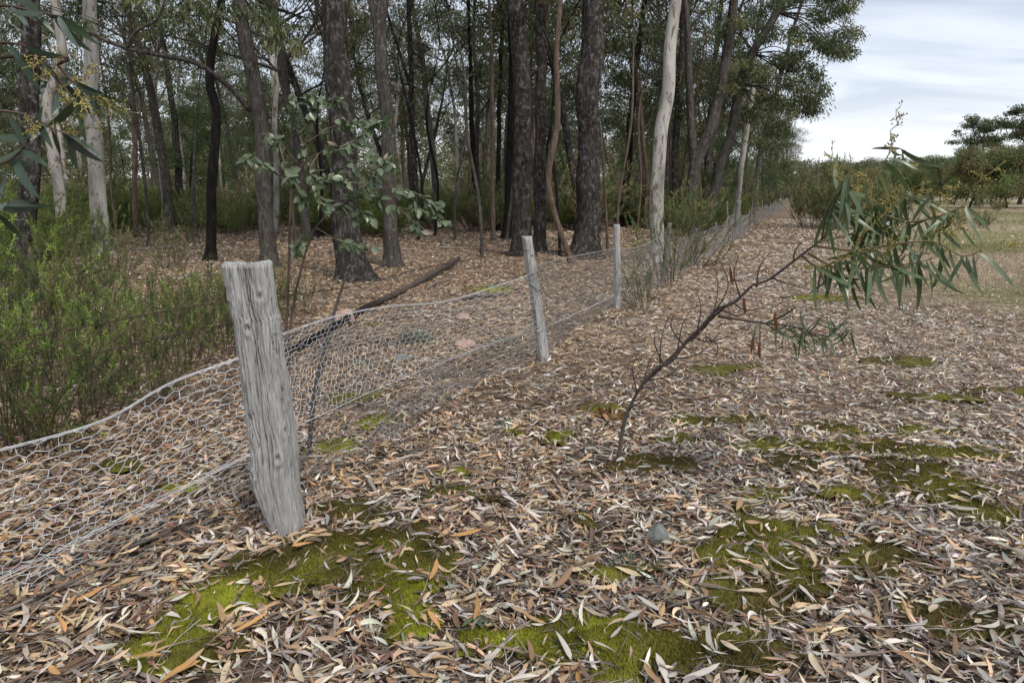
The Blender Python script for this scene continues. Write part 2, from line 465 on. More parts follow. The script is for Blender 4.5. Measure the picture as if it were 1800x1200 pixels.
LITTER_PAL = np.array([[0.43, 0.305, 0.19], [0.36, 0.25, 0.155], [0.50, 0.385, 0.26], [0.54, 0.485, 0.42], [0.42, 0.38, 0.335],
                       [0.22, 0.135, 0.085], [0.15, 0.10, 0.075], [0.26, 0.235, 0.21], [0.46, 0.305, 0.175], [0.22, 0.115, 0.08]])
def litter_cols(x, y, n):
    side_ = x - fence_x(y)
    grey = np.clip(0.47 + 0.17 * side_ + 0.6 * (fbm(x * 0.8, y * 0.8, 0, 5, 2) - 0.5), 0.2, 0.88)
    pw = np.array([.22, .18, .16, 0, 0, .16, .12, 0, .11, .05]); pg = np.array([.03, .05, .13, .30, .26, .05, .08, .10, 0, 0])
    pick_w = R.choice(10, n, p=pw / pw.sum()); pick_g = R.choice(10, n, p=pg / pg.sum())
    k = np.where(R.random(n) < grey, pick_g, pick_w)
    c = LITTER_PAL[k] * R.uniform(0.66, 1.26, (n, 1)) * 1.22 * R.uniform(0.93, 1.07, (n, 3))
    dk = np.where((side_ < -1.5) & (y > 5), 0.92, 1.0)      # leaf fall slightly darker inside the wood
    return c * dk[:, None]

# moss patches: photo places with size in metres
MOSS = [(600,905,.30,.16),(520,985,.42,.17),(400,1070,.30,.16),(690,1010,.20,.30),(740,950,.17,.16),(330,1160,.24,.12),(700,1120,.16,.14),
        (595,790,.25,.20),(625,700,.22,.20),(665,745,.16,.12),(800,870,.14,.08),(790,835,.10,.06),(880,880,.10,.06),(1160,815,.33,.14),
        (1190,770,.2,.12),(1345,785,.28,.16),(1390,820,.20,.14),(1350,930,.20,.20),(1300,985,.28,.16),(1060,720,.14,.10),(985,770,.18,.10),
        (1040,915,.11,.09),(1030,1120,.34,.18),(1140,1170,.28,.12),(1560,790,.4,.18),(1650,860,.3,.2),(1690,800,.4,.14),(1720,905,.2,.18),
        (1540,990,.3,.12),(1700,1090,.34,.16),(1400,1010,.16,.22),(1250,740,.4,.14),(1455,755,.3,.14),(1640,700,.4,.16),(1780,690,.5,.12),
        (860,510,.5,.3),(1280,650,.4,.18),(1450,525,.7,.3),(900,1130,.2,.1),(1290,1140,.24,.12),(570,1010,.2,.12),(640,960,.22,.14),
        (1430,470,.8,.35),(650,570,.4,.15),(905,760,.12,.06),(1480,880,.24,.10),(1580,640,.5,.2),(1100,1010,.16,.10),(230,820,.22,.10),(310,860,.14,.1),(705,1060,.17,.2),(450,1020,.2,.12),(1330,1060,.2,.14),(1460,790,.3,.1),(1600,830,.35,.12),(590,960,.2,.1),(360,1110,.16,.1),(760,1010,.12,.14),(1340,870,.14,.12),(1310,940,.13,.1),(1420,940,.12,.08),(1130,1150,.2,.08),(930,1160,.16,.08),(1620,760,.3,.08)]
MP = [(ground(a, b), c * .93, d * .92) for a, b, c, d in MOSS]
def moss_m(x, y):
    m = np.full(np.shape(x), -9.0)
    wx = x + 0.16 * (fbm(x * 6, y * 6, 0, 21, 4) - 0.5) * 2; wy = y + 0.16 * (fbm(x * 6, y * 6, 5, 25, 4) - 0.5) * 2
    for p, a, b in MP:
        m = np.maximum(m, 1 - np.sqrt(((wx - p[0]) / a) ** 2 + ((wy - p[1]) / b) ** 2))
    return m - 0.35 * np.clip(fbm(x * 12, y * 12, 2, 33, 2) - 0.45, 0, 1) * 2

def litter_points(y0, y1, dens):
    A = 0.82 * (y1 * y1 - y0 * y0) + 0.7 * (y1 - y0)
    n = int(A * dens)
    u = R.random(n); y = np.sqrt(y0 * y0 + u * (y1 * y1 - y0 * y0))
    x = (R.random(n) * 2 - 1) * (0.82 * y + 0.35)
    side_ = x - fence_x(y)
    keep = np.ones(n)
    edge = 2.6 + 1.6 * (fbm(x * .3, y * .3, 0, 17, 2) - .5) * 2 + np.clip(9.5 - y, 0, 9) * 1.1
    keep *= np.clip(1 - (side_ - edge) / 2.6, 0.07, 1)
    keep *= np.clip(0.30 + 1.25 * fbm(x * 2.1, y * 2.1, 0, 55, 3), 0.25, 1)
    mm = moss_m(x, y)
    keep *= np.where(mm > 0.25, 0.1, np.where(mm > 0.06, 0.28, np.where(mm > -0.08, .75, 1)))
    k = R.random(n) < keep
    return x[k], y[k]
mbl = MB()
def add_litter(y0, y1, dens, seg, across, Lr, Wr, lift):
    x, y = litter_points(y0, y1, dens); n = len(x)
    z = gz(x, y) + 0.004 + R.random(n) ** 2 * lift
    mm = moss_m(x, y); z = z + np.where(mm > -.06, .004 + .036 * np.sqrt(np.clip(mm + .06, 0, 1)), 0)
    L = R.uniform(*Lr, n); W = R.uniform(*Wr, n) * (0.75 + 0.5 * R.random(n) ** 2)
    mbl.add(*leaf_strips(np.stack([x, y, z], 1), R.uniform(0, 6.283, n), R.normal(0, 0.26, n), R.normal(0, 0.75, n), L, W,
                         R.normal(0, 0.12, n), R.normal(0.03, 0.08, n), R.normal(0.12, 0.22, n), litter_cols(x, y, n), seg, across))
add_litter(1.0, 4.6, 1200, 4, 3, (0.045, 0.118), (0.011, 0.02), 0.04)
add_litter(1.0, 4.6, 650, 3, 3, (0.025, 0.075), (0.008, 0.018), 0.035)
add_litter(1.0, 4.6, 1300, 2, 2, (0.02, 0.07), (0.003, 0.010), 0.03)
add_litter(4.6, 8, 1050, 2, 2, (0.035, 0.11), (0.008, 0.018), 0.04)
add_litter(8, 11.5, 700, 2, 2, (0.045, 0.12), (0.011, 0.022), 0.04)
add_litter(11.5, 19, 300, 2, 2, (0.05, 0.13), (0.015, 0.03), 0.04)
add_litter(19, 38, 90, 2, 2, (0.08, 0.18), (0.03, 0.05), 0.04)
def heap(pts, lift):
    pts = np.asarray(pts); n = len(pts)
    pts[:, 2] = gz(pts[:, 0], pts[:, 1]) + R.random(n) * lift + .01
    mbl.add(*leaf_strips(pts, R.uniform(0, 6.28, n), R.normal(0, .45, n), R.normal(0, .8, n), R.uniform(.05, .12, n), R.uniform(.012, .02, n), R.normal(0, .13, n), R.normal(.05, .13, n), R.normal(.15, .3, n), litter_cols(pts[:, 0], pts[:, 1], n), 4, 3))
a_ = R.uniform(0, 6.28, 130); r_ = R.uniform(.07, .22, 130)
heap(np.stack([POST1[0] + r_ * np.cos(a_), POST1[1] + r_ * np.sin(a_), 0 * a_], 1), .05)
for (xa, ya), (xb, yb) in [((480, 855), (290, 935)), ((290, 935), (150, 1000)), ((150, 1000), (0, 1075)), ((540, 840), (650, 800)), ((650, 800), (730, 745)), ((730, 745), (950, 632))]:
    A_, B_ = ground(xa, ya), ground(xb, yb); t_ = R.random((70, 1))
    heap(A_ * (1 - t_) + B_ * t_ + R.normal(0, .05, (70, 3)), .07)
o = obj('leaf_litter', mbl.mesh('leaf_litter', M['dry_leaf']))
o['kind'] = 'stuff'; o['label'] = 'dense mat of small dry gum leaves covering the ground'; o['category'] = 'leaf litter'

# moss cushions
mb = MB()
for k, (p, a, b) in enumerate(MP):
    step = 0.014 if p[1] < 5 else 0.035
    xs = np.arange(p[0] - a * 1.35, p[0] + a * 1.35, step); ys = np.arange(p[1] - b * 1.5, p[1] + b * 1.5, step)
    X, Y = np.meshgrid(xs, ys)
    own = 1 - np.sqrt(((X - p[0]) / a) ** 2 + ((Y - p[1]) / b) ** 2)
    m = moss_m(X, Y)
    Z = gz(X, Y) - 0.012 + 0.036 * np.sqrt(np.clip(m + 0.08, 0, 1)) + 0.010 * fbm(X * 30, Y * 30, 0, 8, 2) + 0.022 * (fbm(X * 11, Y * 11, 0, 18, 2) - .4) + 0.0007 * (k % 7)
    keep = (m > -0.08) & (own > -0.45)
    nxx = len(xs)
    q = (np.arange(len(ys) - 1)[:, None] * nxx + np.arange(nxx - 1)[None])
    kk = keep[:-1, :-1] & keep[1:, :-1] & keep[:-1, 1:] & keep[1:, 1:]
    q = q[kk]
    if not len(q): continue
    tone = fbm(X * 3, Y * 3, 0, 61, 3)[..., None]; tone = np.clip((tone - 0.36) * 3.2, 0, 1)
    cc = (np.array([0.085, 0.072, 0.022]) * (1 - tone) + np.array([0.19, 0.20, 0.024]) * tone)
    if p[0] > 0.4: cc = cc * 0.5 + np.array([0.085, 0.066, 0.024]) * 0.5
    F = np.stack([q, q + 1, q + nxx + 1, q + nxx], 1)
    used, inv = np.unique(F, return_inverse=True)
    V = np.stack([X, Y, Z], -1).reshape(-1, 3)[used]; cv = cc.reshape(-1, 3)[used]
    mb.add(V, inv.reshape(-1, 4), cv)
    if p[1] < 5.5:      # short moss shoots
        nsh = min(int(len(V) * 4), 14000)
        i = R.integers(0, len(V), nsh)
        base = V[i] + np.c_[R.uniform(-.008, .008, (nsh, 2)), np.full(nsh, -0.003)]
        h = R.uniform(0.006, 0.024, nsh); ang = R.uniform(0, 6.28, nsh)
        dx = np.stack([np.cos(ang), np.sin(ang), np.zeros(nsh)], 1) * 0.0022
        tip = base + np.c_[R.normal(0, 0.005, (nsh, 2)), h]
        VV = np.stack([base - dx, base + dx, tip], 1).reshape(-1, 3)
        mb.add(VV, np.arange(nsh * 3).reshape(-1, 3), np.repeat(cv[i] * R.uniform(0.6, 1.9, (nsh, 1)), 3, 0))
o = obj('moss', mb.mesh('moss', M['moss']))
o['kind'] = 'stuff'; o['label'] = 'low cushions of green and olive moss between the dry leaves'; o['category'] = 'moss'

# fine dead twigs
mb = MB()
n = 4200
u = R.random(n); yy = 1.1 + u ** 1.5 * 9; xx = (R.random(n) * 2 - 1) * (0.82 * yy + 0.3)
for x, y in zip(xx, yy):
    a = R.uniform(0, 6.28); L = R.uniform(0.06, 0.34); b = R.normal(0, 0.35)
    s = np.linspace(-0.5, 0.5, 4)
    P = np.stack([x + s * L * np.cos(a) - b * L * s * s * np.sin(a), y + s * L * np.sin(a) + b * L * s * s * np.cos(a),
                  gz(x, y) + 0.012 + R.uniform(0, 0.03) + s * R.normal(0, 0.04) * 0.5], 1)
    g_ = R.uniform(0.6, 1.2)
    tube(mb, P, np.linspace(1, 0.5, 4) * R.uniform(0.0012, 0.003), 3, np.array([0.2, 0.165, 0.14]) * g_ if R.random() < .6 else np.array([0.33, 0.30, 0.27]) * g_, cap=False)
o = obj('fine_twigs', mb.mesh('fine_twigs', M['twig']))
o['kind'] = 'stuff'; o['label'] = 'scattered fine dead twigs among the leaf litter'; o['category'] = 'twigs'

# ------------------------------------------------------------------ fence
fence = thing('wire_netting_fence', POST1, 'old fence of grey timber posts with sagging wire netting along the wood', 'fence')
FO = np.array(POST1)
def fpart(name, mb, mat, smooth=True, parent=None):
    return obj(name, mb.mesh(name, mat, smooth), parent) if parent else obj(name, mb.mesh(name, mat, smooth), fence, -FO)

def timber_post(name, pts, hw, hd, yaw, seed, rings, k, groove, label, crown=0.012, power=3.2):
    """split timber: rounded rectangular section, furrowed along the grain"""
    pts = np.asarray(pts, float)
    P = smooth_path(pts, rings)
    tt = np.linspace(0, 1, rings)
    HW = np.interp(tt, np.linspace(0, 1, len(hw)), hw); HD = np.interp(tt, np.linspace(0, 1, len(hd)), hd)
    a = np.arange(k) * 2 * math.pi / k
    ca, sa = np.cos(a), np.sin(a)
    rad = (np.abs(ca) ** power + np.abs(sa) ** power) ** (-1 / power)
    zz = P[:, 2][:, None]
    warp = 0.35 * (fbm(a[None] * 1.5 + 9, zz * 2.5, 0, seed, 2) - 0.5)
    g1 = fbm((np.cos(a)[None] + warp) * 8, (np.sin(a)[None] + warp) * 8, zz * 1.5, seed + 1, 2)
    g2 = vnoise((np.cos(a)[None] + warp) * 22, (np.sin(a)[None] + warp) * 22, zz * 2.2, seed + 2)
    g3 = vnoise((np.cos(a)[None] + warp * .6) * 46, (np.sin(a)[None] + warp * .6) * 46, zz * 5, seed + 3)
    crack = np.clip(1.25 - np.abs(g1 - 0.5) * 24, 0, 1) * np.clip((fbm(a[None] * 1.7 + 4, zz * 1.8, 0, seed + 17, 2) - .33) * 7, .12, 1)
    crack2 = np.clip(1 - np.abs(g2 - 0.5) * 5, 0, 1) * np.clip((fbm(a[None] * 3, zz * 3, 0, seed + 7, 2) - 0.38) * 5, 0, 1)
    disp = -groove * (3.0 * crack + 0.7 * crack2 + 0.28 * g3) + groove * 1.2 * (fbm(ca[None] * 1.6, sa[None] * 1.6, zz * 3.3, seed + 5, 2) - 0.5) * 2
    if k > 150:
        rg = np.random.default_rng(seed)
        zl, zh = zz.min(), zz.max()
        for q in range(34):
            a0 = rg.uniform(0, 6.28) if q > 15 else rg.uniform(3.5, 6.0); zc = rg.uniform(zl, zh); ln = rg.uniform(.12, .6); wd = rg.uniform(.022, .05)
            if q % 4 == 0: zc = zh - .1
            da = a[None] - a0 - .35 * (vnoise(zz * 5, q, 0, seed + 40) - .5); da = (da + math.pi) % (2 * math.pi) - math.pi
            disp = disp - rg.uniform(.008, .019) * np.clip(1 - np.abs(da) / wd, 0, 1) * np.clip(1 - ((zz - zc) / ln) ** 2, 0, 1) ** .5
        for q in range(5):
            a0 = rg.uniform(3.6, 5.9); zc = rg.uniform(zl + .3, zh - .1); da = (a[None] - a0 + math.pi) % (2 * math.pi) - math.pi
            d2 = np.sqrt((da * .09) ** 2 + ((zz - zc) * .6) ** 2) / .016
            disp = disp + .006 * np.exp(-(d2 - 1) ** 2 * 4) - .012 * np.exp(-d2 ** 2 * 4)
    lx = ca[None] * rad[None] * HW[:, None]; ly = sa[None] * rad[None] * HD[:, None]
    sc_ = 1 + disp / np.maximum(np.hypot(lx, ly), 1e-4)
    lx, ly = lx * sc_, ly * sc_
    c, s = math.cos(yaw), math.sin(yaw)
    V = np.stack([P[:, 0][:, None] + lx * c - ly * s, P[:, 1][:, None] + lx * s + ly * c, np.broadcast_to(zz, lx.shape).copy()], -1)
    V[-1, :, 2] += crown * (vnoise(ca * 9, sa * 9, 3, seed) - 0.3)
    V = V.reshape(-1, 3)
    i = np.arange(rings - 1)[:, None] * k; j = np.arange(k)[None]
    F = np.stack([i + j, i + (j + 1) % k, i + k + (j + 1) % k, i + k + j], -1).reshape(-1, 4)
    mb = MB(); mb.add(V, F)
    # end grain: three inner rings
    top = V[-k:]; c0 = top.mean(0)
    prev = (rings - 1) * k
    base = len(V); extra = []; Fx = []
    for q, f_ in enumerate((0.86, 0.6, 0.3)):
        ring = c0 + (top - c0) * f_; ring[:, 2] = top[:, 2] * f_ + c0[2] * (1 - f_) + crown * (vnoise(ring[:, 0] * 120, ring[:, 1] * 120, q, seed) - 0.55)
        cur = base + q * k
        Fx.append(np.stack([prev + j[0], prev + (j[0] + 1) % k, cur + (j[0] + 1) % k, cur + j[0]], 1)); prev = cur; extra.append(ring)
    extra.append(c0[None] - [0, 0, 0.004])
    mb2 = MB(); mb2.add(np.vstack([V] + extra), np.vstack([F] + Fx))
    mb2.F.append(np.stack([prev + j[0], prev + (j[0] + 1) % k, np.full(k, base + 3 * k)], 1))
    o = fpart(name, mb2, M['timber' if k > 20 else 'oldtimber'])
    if label: o['label'] = label
    return o
Y1 = POST1[1]
def p1(px, py): return at(px, py, Y1)
pp = [p1(512, 985), p1(507, 930), p1(486, 850), p1(483, 790), p1(469, 690), p1(457, 610), p1(452, 562), p1(447, 545), p1(435, 466)]
pxw = 0.5 * Y1 / FPX
near_post = timber_post('fence_post', pp, np.array([58, 62, 82, 80, 80, 79, 81, 80, 82]) * pxw, np.array([60, 62, 66, 66, 64, 62, 60, 60, 60]) * pxw, 0.12, 101, 200, 340, 0.0062,
            'thick weathered grey split post leaning at the near end of the fence', 0.022)
Y2 = POST2[1]
tilted_post = timber_post('fence_post', [at(959, 655, Y2), at(955, 625, Y2), at(941, 520, Y2), at(926, 416, Y2)], np.array([9.5, 9, 8.5, 7.5]) * Y2 / FPX, np.array([.045, .045, .042, .04]), 0.5, 131, 70, 60, 0.004,
            'slim square grey post tilted between two netting spans', 0.012, 4.5)
Y3 = POST3[1]
timber_post('fence_post', [at(1085, 555, Y3), at(1085, 500, Y3), at(1084, 395, Y3)], np.array([5.2, 5, 4.8]) * Y3 / FPX, np.array([.036, .036, .034]), 0.4, 151, 60, 48, 0.003,
            'slim upright grey post with a lichened top', 0.01, 4.5)
ys = [11.6, 14.6, 17.4, 20.2, 21.6, 24.5, 27.5, 30.5, 34, 38, 42, 47, 52, 58, 65]
far_posts = []
for k, y in enumerate(ys):
    x = float(fence_x(y)) + random.uniform(-.06, .06); z0 = float(gz(x, y)); h = random.uniform(0.75, 1.12)
    if abs(y - 21.6) < .1 or abs(y - 20.2) < .1: h = 1.25
    lean = random.uniform(-.14, .14)
    r_ = 0.075 if abs(y - 21.6) < .1 else random.uniform(.024, .036)
    timber_post('fence_post', [(x, y, z0 - .12), (x + lean * .5, y, z0 + h * .5), (x + lean, y, z0 + h)], np.array([1.05, 1, .92]) * r_, np.array([1, 1, .9]) * r_, random.random(), 200 + k, 14, 14, 0.004, None, 0.01, 3)
    far_posts.append((x, y, z0, h))

def net(name, curves, cell=0.05, wr=0.0012, k=3, sagn=0.012, seed=1, mat='galv'):
    """hexagonal netting hung over a sheet given by guide curves from top to bottom (each (n,3))"""
    nu = 60
    G = np.array([smooth_path(c, nu) for c in curves])                  # (m, nu, 3)
    m = len(G)
    lenu = np.mean([np.linalg.norm(np.diff(c, axis=0), axis=1).sum() for c in G])
    lenv = np.mean(np.linalg.norm(np.diff(G, axis=0), axis=2).sum(0))
    def S(u, v):
        fu = np.clip(u, 0, 1) * (nu - 1); fv = np.clip(v, 0, 1) * (m - 1)
        i = np.minimum(fu.astype(int), nu - 2); j = np.minimum(fv.astype(int), m - 2)
        a = (fu - i)[:, None]; b = (fv - j)[:, None]
        return (G[j, i] * (1 - a) + G[j, i + 1] * a) * (1 - b) + (G[j + 1, i] * (1 - a) + G[j + 1, i + 1] * a) * b
    cu = max(4, int(round(lenu / cell))); rows = max(3, int(round(lenv / (cell * 0.80))))
    E = []
    # hexagons with the twisted side lying level with the run of the fence turned upright
    for r_ in range(rows):
        off = 0.5 * (r_ % 2)
        for q in range(cu):
            u0 = q + off
            a = (u0, r_ + 0.0); b = (u0 + 0.5, r_ + 0.33); a2 = (u0 - 0.5, r_ + 0.33)
            E.append((a, b)); E.append((a, a2)); E.append((b, (u0 + 0.5, r_ + 1.0)))
    E = np.array(E)
    P0 = np.stack([E[:, 0, 0] / cu, E[:, 0, 1] / rows], 1); P1_ = np.stack([E[:, 1, 0] / cu, E[:, 1, 1] / rows], 1)
    ok = (P0[:, 0] >= 0) & (P1_[:, 0] >= 0) & (P0[:, 0] <= 1) & (P1_[:, 0] <= 1) & (P1_[:, 1] <= 1.001)
    P0, P1_ = P0[ok], P1_[ok]
    def jit(p):
        w = S(p[:, 0], p[:, 1])
        key = np.round(p * np.array([cu * 2, rows * 3])).astype(np.int64)
        for c in range(3): w[:, c] += (_h(key[:, 0], key[:, 1], np.full(len(key), c), seed) - 0.5) * cell * 0.22
        w += sagn * (fbm(p[:, 0] * lenu * 3, p[:, 1] * lenv * 3, 0, seed + 3, 2) - 0.5)[:, None] * np.array([2, -4, 1.0])
        return w
    A, B = jit(P0), jit(P1_)
    T = B - A; Ln = np.linalg.norm(T, axis=1)[:, None] + 1e-9; T = T / Ln
    ref = np.tile(np.array([0.31, 0.2, 0.93]), (len(T), 1)); N1 = np.cross(T, ref); N1 /= np.linalg.norm(N1, axis=1)[:, None] + 1e-9
    N2 = np.cross(T, N1)
    an = np.arange(k) * 2 * math.pi / k
    ring = (np.cos(an)[None, :, None] * N1[:, None] + np.sin(an)[None, :, None] * N2[:, None]) * wr
    V = np.concatenate([A[:, None] + ring, B[:, None] + ring], 1)
    jj = np.arange(k)
    f = np.stack([jj, (jj + 1) % k, k + (jj + 1) % k, k + jj], 1)
    F = (np.arange(len(A))[:, None, None] * 2 * k + f[None]).reshape(-1, 4)
    mb = MB(); mb.add(V.reshape(-1, 3), F)
    # selvedge wire along the top
    tube(mb, G[0], wr * 1.25, 4); tube(mb, G[0] + np.array([0, 0, -0.006]), wr * .9, 4)
    return fpart(name, mb, M[mat])
def onground(px, py, dz=0.012):
    p = ground(px, py); p[2] = gz(p[0], p[1]) + dz; return p
# left of the near post the fence bends away to the left and slumps
LA, LB = np.array([-0.93, 2.98]), ground(0, 1060)[:2]
PLL = lambda x, y: onplane(x, y, LA, LB)
top = [PLL(450, 612), PLL(415, 630), PLL(300, 672), PLL(180, 738), PLL(0, 790), PLL(-160, 830)]
mid = [PLL(470, 705), PLL(430, 715), PLL(300, 775), PLL(180, 845), PLL(0, 905), PLL(-160, 960)]
wire = [PLL(480, 782), PLL(445, 797), PLL(290, 875), PLL(150, 945), PLL(0, 1017), PLL(-160, 1095)]
bot = [onground(490, 850), onground(445, 868), onground(290, 935), onground(150, 1000), onground(0, 1075), onground(-160, 1150)]
net('netting', [top, mid, wire, bot], 0.058, 0.0018, seed=3)
mb = MB(); tube(mb, smooth_path(wire, 50), 0.0021, 5); tube(mb, smooth_path(np.array(wire) + [0, 0, .008], 50), 0.0016, 5); fpart('strand_wire', mb, M['galv'])
# near post to the second post
MA, MBp = POST1[:2] + np.array([0.03, 0.10]), POST2[:2]
PLM = lambda x, y: onplane(x, y, MA, MBp)
top = [PLM(480, 592), PLM(505, 583), PLM(590, 555), PLM(680, 538), PLM(800, 525), PLM(932, 482)]
wire = [PLM(490, 765), PLM(510, 755), PLM(600, 712), PLM(690, 672), PLM(800, 628), PLM(945, 574)]
mid = [0.55 * a + 0.45 * b + np.array([-0.05 * math.sin(q / 5 * math.pi), .08 * math.sin(q / 5 * math.pi), 0]) for q, (a, b) in enumerate(zip(top, wire))]
bot = [onground(525, 842), onground(560, 836), onground(650, 800), onground(725, 745), onground(820, 690), onground(953, 630)]
net('netting', [top, mid, wire, bot], 0.06, 0.0014, seed=5)
mb = MB(); tube(mb, smooth_path(wire, 50), 0.002, 5); fpart('strand_wire', mb, M['galv'])
# crumpled fold of loose netting lying at the foot of that span
c1 = [onground(640, 790, .05), onground(720, 700, .10), onground(800, 640, .08), onground(935, 590, .06)]
c2 = [onground(680, 800, .02), onground(760, 735, .015), onground(860, 680, .02), onground(960, 640, .01)]
net('loose_netting', [c1, [(a + b) / 2 + np.array([0, 0, .05]) for a, b in zip(c1, c2)], c2], 0.06, 0.0009, sagn=0.07, seed=6, mat='oldwire')
# second to third post
PLN = lambda x, y: onplane(x, y, POST2[:2], POST3[:2])
top = [PLN(934, 470), PLN(985, 455), PLN(1040, 444), PLN(1085, 436)]
bot = [onground(957, 628), onground(1000, 590), onground(1050, 560), onground(1085, 540)]
net('netting', [top, [(a + b) / 2 + np.array([.06, -.03, -.05]) for a, b in zip(top, bot)], bot], 0.052, 0.0019, seed=8, mat='oldwire')
wr_ = [PLN(944, 582), PLN(1010, 552), PLN(1085, 517)]
mb = MB(); tube(mb, smooth_path(wr_, 20), 0.003, 5); fpart('strand_wire', mb, M['galv'])
prev = (POST3[0], POST3[1], 0.0, 0.9)
for k, fp in enumerate(far_posts):
    h0, h1 = min(prev[3], .95) * .88, min(fp[3], .95) * .88
    A = np.array(prev[:3]); B = np.array(fp[:3]); Mx = (A + B) / 2
    sag = random.uniform(0.03, 0.12)
    tp = [A + [0, 0, h0], Mx + [random.uniform(-.1, .1), 0, (h0 + h1) / 2 - sag], B + [0, 0, h1]]
    bt = [A + [0.03, 0, .02], Mx + [.06, 0, .02], B + [.03, 0, .02]]
    net('netting', [tp, [(a + b) / 2 + np.array([random.uniform(-.06, .06), 0, 0]) for a, b in zip(tp, bt)], bt], 0.055 if fp[1] < 16 else (0.08 if fp[1] < 28 else 0.14), 0.0022 if fp[1] < 16 else 0.0034, seed=20 + k, mat='oldwire')
    prev = fp
def barbed(pts, step=0.11, r=0.0016):
    P = smooth_path(pts, 90); mb = MB()
    s = np.linspace(0, 60, len(P))
    tube(mb, P + np.stack([0 * s, np.sin(s) * .002, np.cos(s) * .002], 1), r, 4); tube(mb, P - np.stack([0 * s, np.sin(s) * .002, np.cos(s) * .002], 1), r, 4)
    cum = np.r_[0, np.cumsum(np.linalg.norm(np.diff(P, axis=0), axis=1))]
    for d in np.arange(step / 2, cum[-1], step):
        c = np.array([np.interp(d, cum, P[:, q]) for q in range(3)])
        for _ in range(2):
            v = norm(R.normal(0, 1, 3)) * 0.016
            tube(mb, [c - v, c + v], 0.0011, 3)
    return fpart('barbed_wire', mb, M['rust'])
barbed([PLL(415, 528), PLL(399, 530), PLL(257, 553), PLL(151, 574), PLL(0, 600), PLL(-150, 622)])
barbed([PLL(425, 565), PLL(412, 566), PLL(312, 588), PLL(206, 612), PLL(0, 655), PLL(-150, 690)])
barbed([PLM(482, 522), PLM(560, 512), PLM(640, 500), PLM(760, 468), PLM(930, 440)])
barbed([PLN(932, 450), PLN(1010, 432), PLN(1084, 415)])
# tie wires round the near post
mb = MB()
for zy in (527, 566):
    a = np.linspace(0, 6.4, 40); c = p1(443 if zy < 540 else 448, zy)
    tube(mb, np.stack([c[0] + 0.105 * np.cos(a) - .004, c[1] + 0.086 * np.sin(a) + .02, c[2] + 0.012 * np.sin(a * 1.5)], 1)[13:27], 0.0018, 4)
tube(mb, [p1(400, 531) + [0, -.02, 0], p1(405, 512) + [0, -.055, 0], p1(409, 500) + [0, -.07, 0]], 0.0025, 4)
fpart('tie_wire', mb, M['rust'], True, near_post)
mb = MB()
c = at(936, 480, Y2); a = np.linspace(0, 6.3, 30)
tube(mb, np.stack([c[0] + .055 * np.cos(a), c[1] + .055 * np.sin(a), c[2] + .03 * np.cos(a)], 1), 0.003, 4)
c = at(941, 505, Y2)
tube(mb, np.stack([c[0] + .053 * np.cos(a), c[1] + .053 * np.sin(a), c[2] - .03 * np.cos(a)], 1), 0.003, 4)
fpart('tie_wire', mb, M['rust'], True, tilted_post)

# ------------------------------------------------------------------ foliage builders
GUM = 1.5 * np.array([[0.056, 0.070, 0.029], [0.072, 0.088, 0.038], [0.092, 0.104, 0.050], [0.046, 0.057, 0.025], [0.112, 0.114, 0.050]])
WATTLE = 1.35 * np.array([[0.055, 0.088, 0.026], [0.075, 0.112, 0.033], [0.042, 0.068, 0.022], [0.095, 0.125, 0.04]])
OLIVE = 1.5 * np.array([[0.078, 0.080, 0.036], [0.10, 0.092, 0.042], [0.060, 0.068, 0.033], [0.11, 0.088, 0.044]])
def leaf_quads(pos, dirs, L, W, cols):
    """flat rhombic leaves, a little folded; pos is the stalk end"""
    n = len(pos)
    d = dirs / (np.linalg.norm(dirs, axis=1)[:, None] + 1e-9)
    s = np.cross(d, R.normal(0, 1, (n, 3))); s /= np.linalg.norm(s, axis=1)[:, None] + 1e-9
    nn = np.cross(d, s)
    L = L[:, None]; W = W[:, None]
    mid = pos + d * L * 0.45 + nn * L * R.normal(0, 0.05, (n, 1))
    V = np.stack([pos, mid + s * W / 2, pos + d * L + nn * L * R.normal(0, 0.10, (n, 1)), mid - s * W / 2], 1).reshape(-1, 3)
    return V, np.arange(n * 4).reshape(-1, 4), np.repeat(cols, 4, 0)
def clump_leaves(mb, centres, radii, per, L, W, pal, droop=0.8, flat=0.65):
    centres = np.asarray(centres, float); n = len(centres)
    radii = np.broadcast_to(np.asarray(radii, float), (n,))
    i = np.repeat(np.arange(n), per)
    v = R.normal(0, 1, (len(i), 3)); v /= np.linalg.norm(v, axis=1)[:, None]
    v *= (R.random(len(i)) ** 0.45)[:, None]
    v[:, 2] *= flat
    pos = centres[i] + v * radii[i][:, None]
    d = v * 0.6 + R.normal(0, 0.45, (len(i), 3)) + np.array([0, 0, -droop])
    base = pal[R.integers(0, len(pal), n)] * R.uniform(0.8, 1.25, (n, 1))
    cols = base[i] * R.uniform(0.75, 1.3, (len(i), 1))
    mb.add(*leaf_quads(pos, d, R.uniform(*L, len(i)), R.uniform(*W, len(i)), cols))
def branching(mbw, base, dirv, length, r, depth, tips, spread=0.6, up=0.25, kids=3, wig=0.12):
    n = 5
    P = [np.array(base, float)]; d = norm(np.array(dirv, float))
    for q in range(n):
        d = norm(d + R.normal(0, wig, 3) + np.array([0, 0, up * 0.25]))
        P.append(P[-1] + d * length / n)
    P = np.array(P)
    tube(mbw, P, np.linspace(r, r * 0.55, n + 1), 6 if r > 0.03 else 4, cap=False)
    if depth == 0:
        tips.append(P[-1]); tips.append(P[3] + R.normal(0, .15, 3) * length * .4); return
    for q in range(kids):
        s = P[-1] if q == 0 else P[int(R.integers(2, n + 1))]
        dd = norm(d + R.normal(0, spread, 3) + np.array([0, 0, up]))
        branching(mbw, s, dd, length * R.uniform(0.55, 0.8), r * 0.55, depth - 1, tips, spread, up, kids, wig)

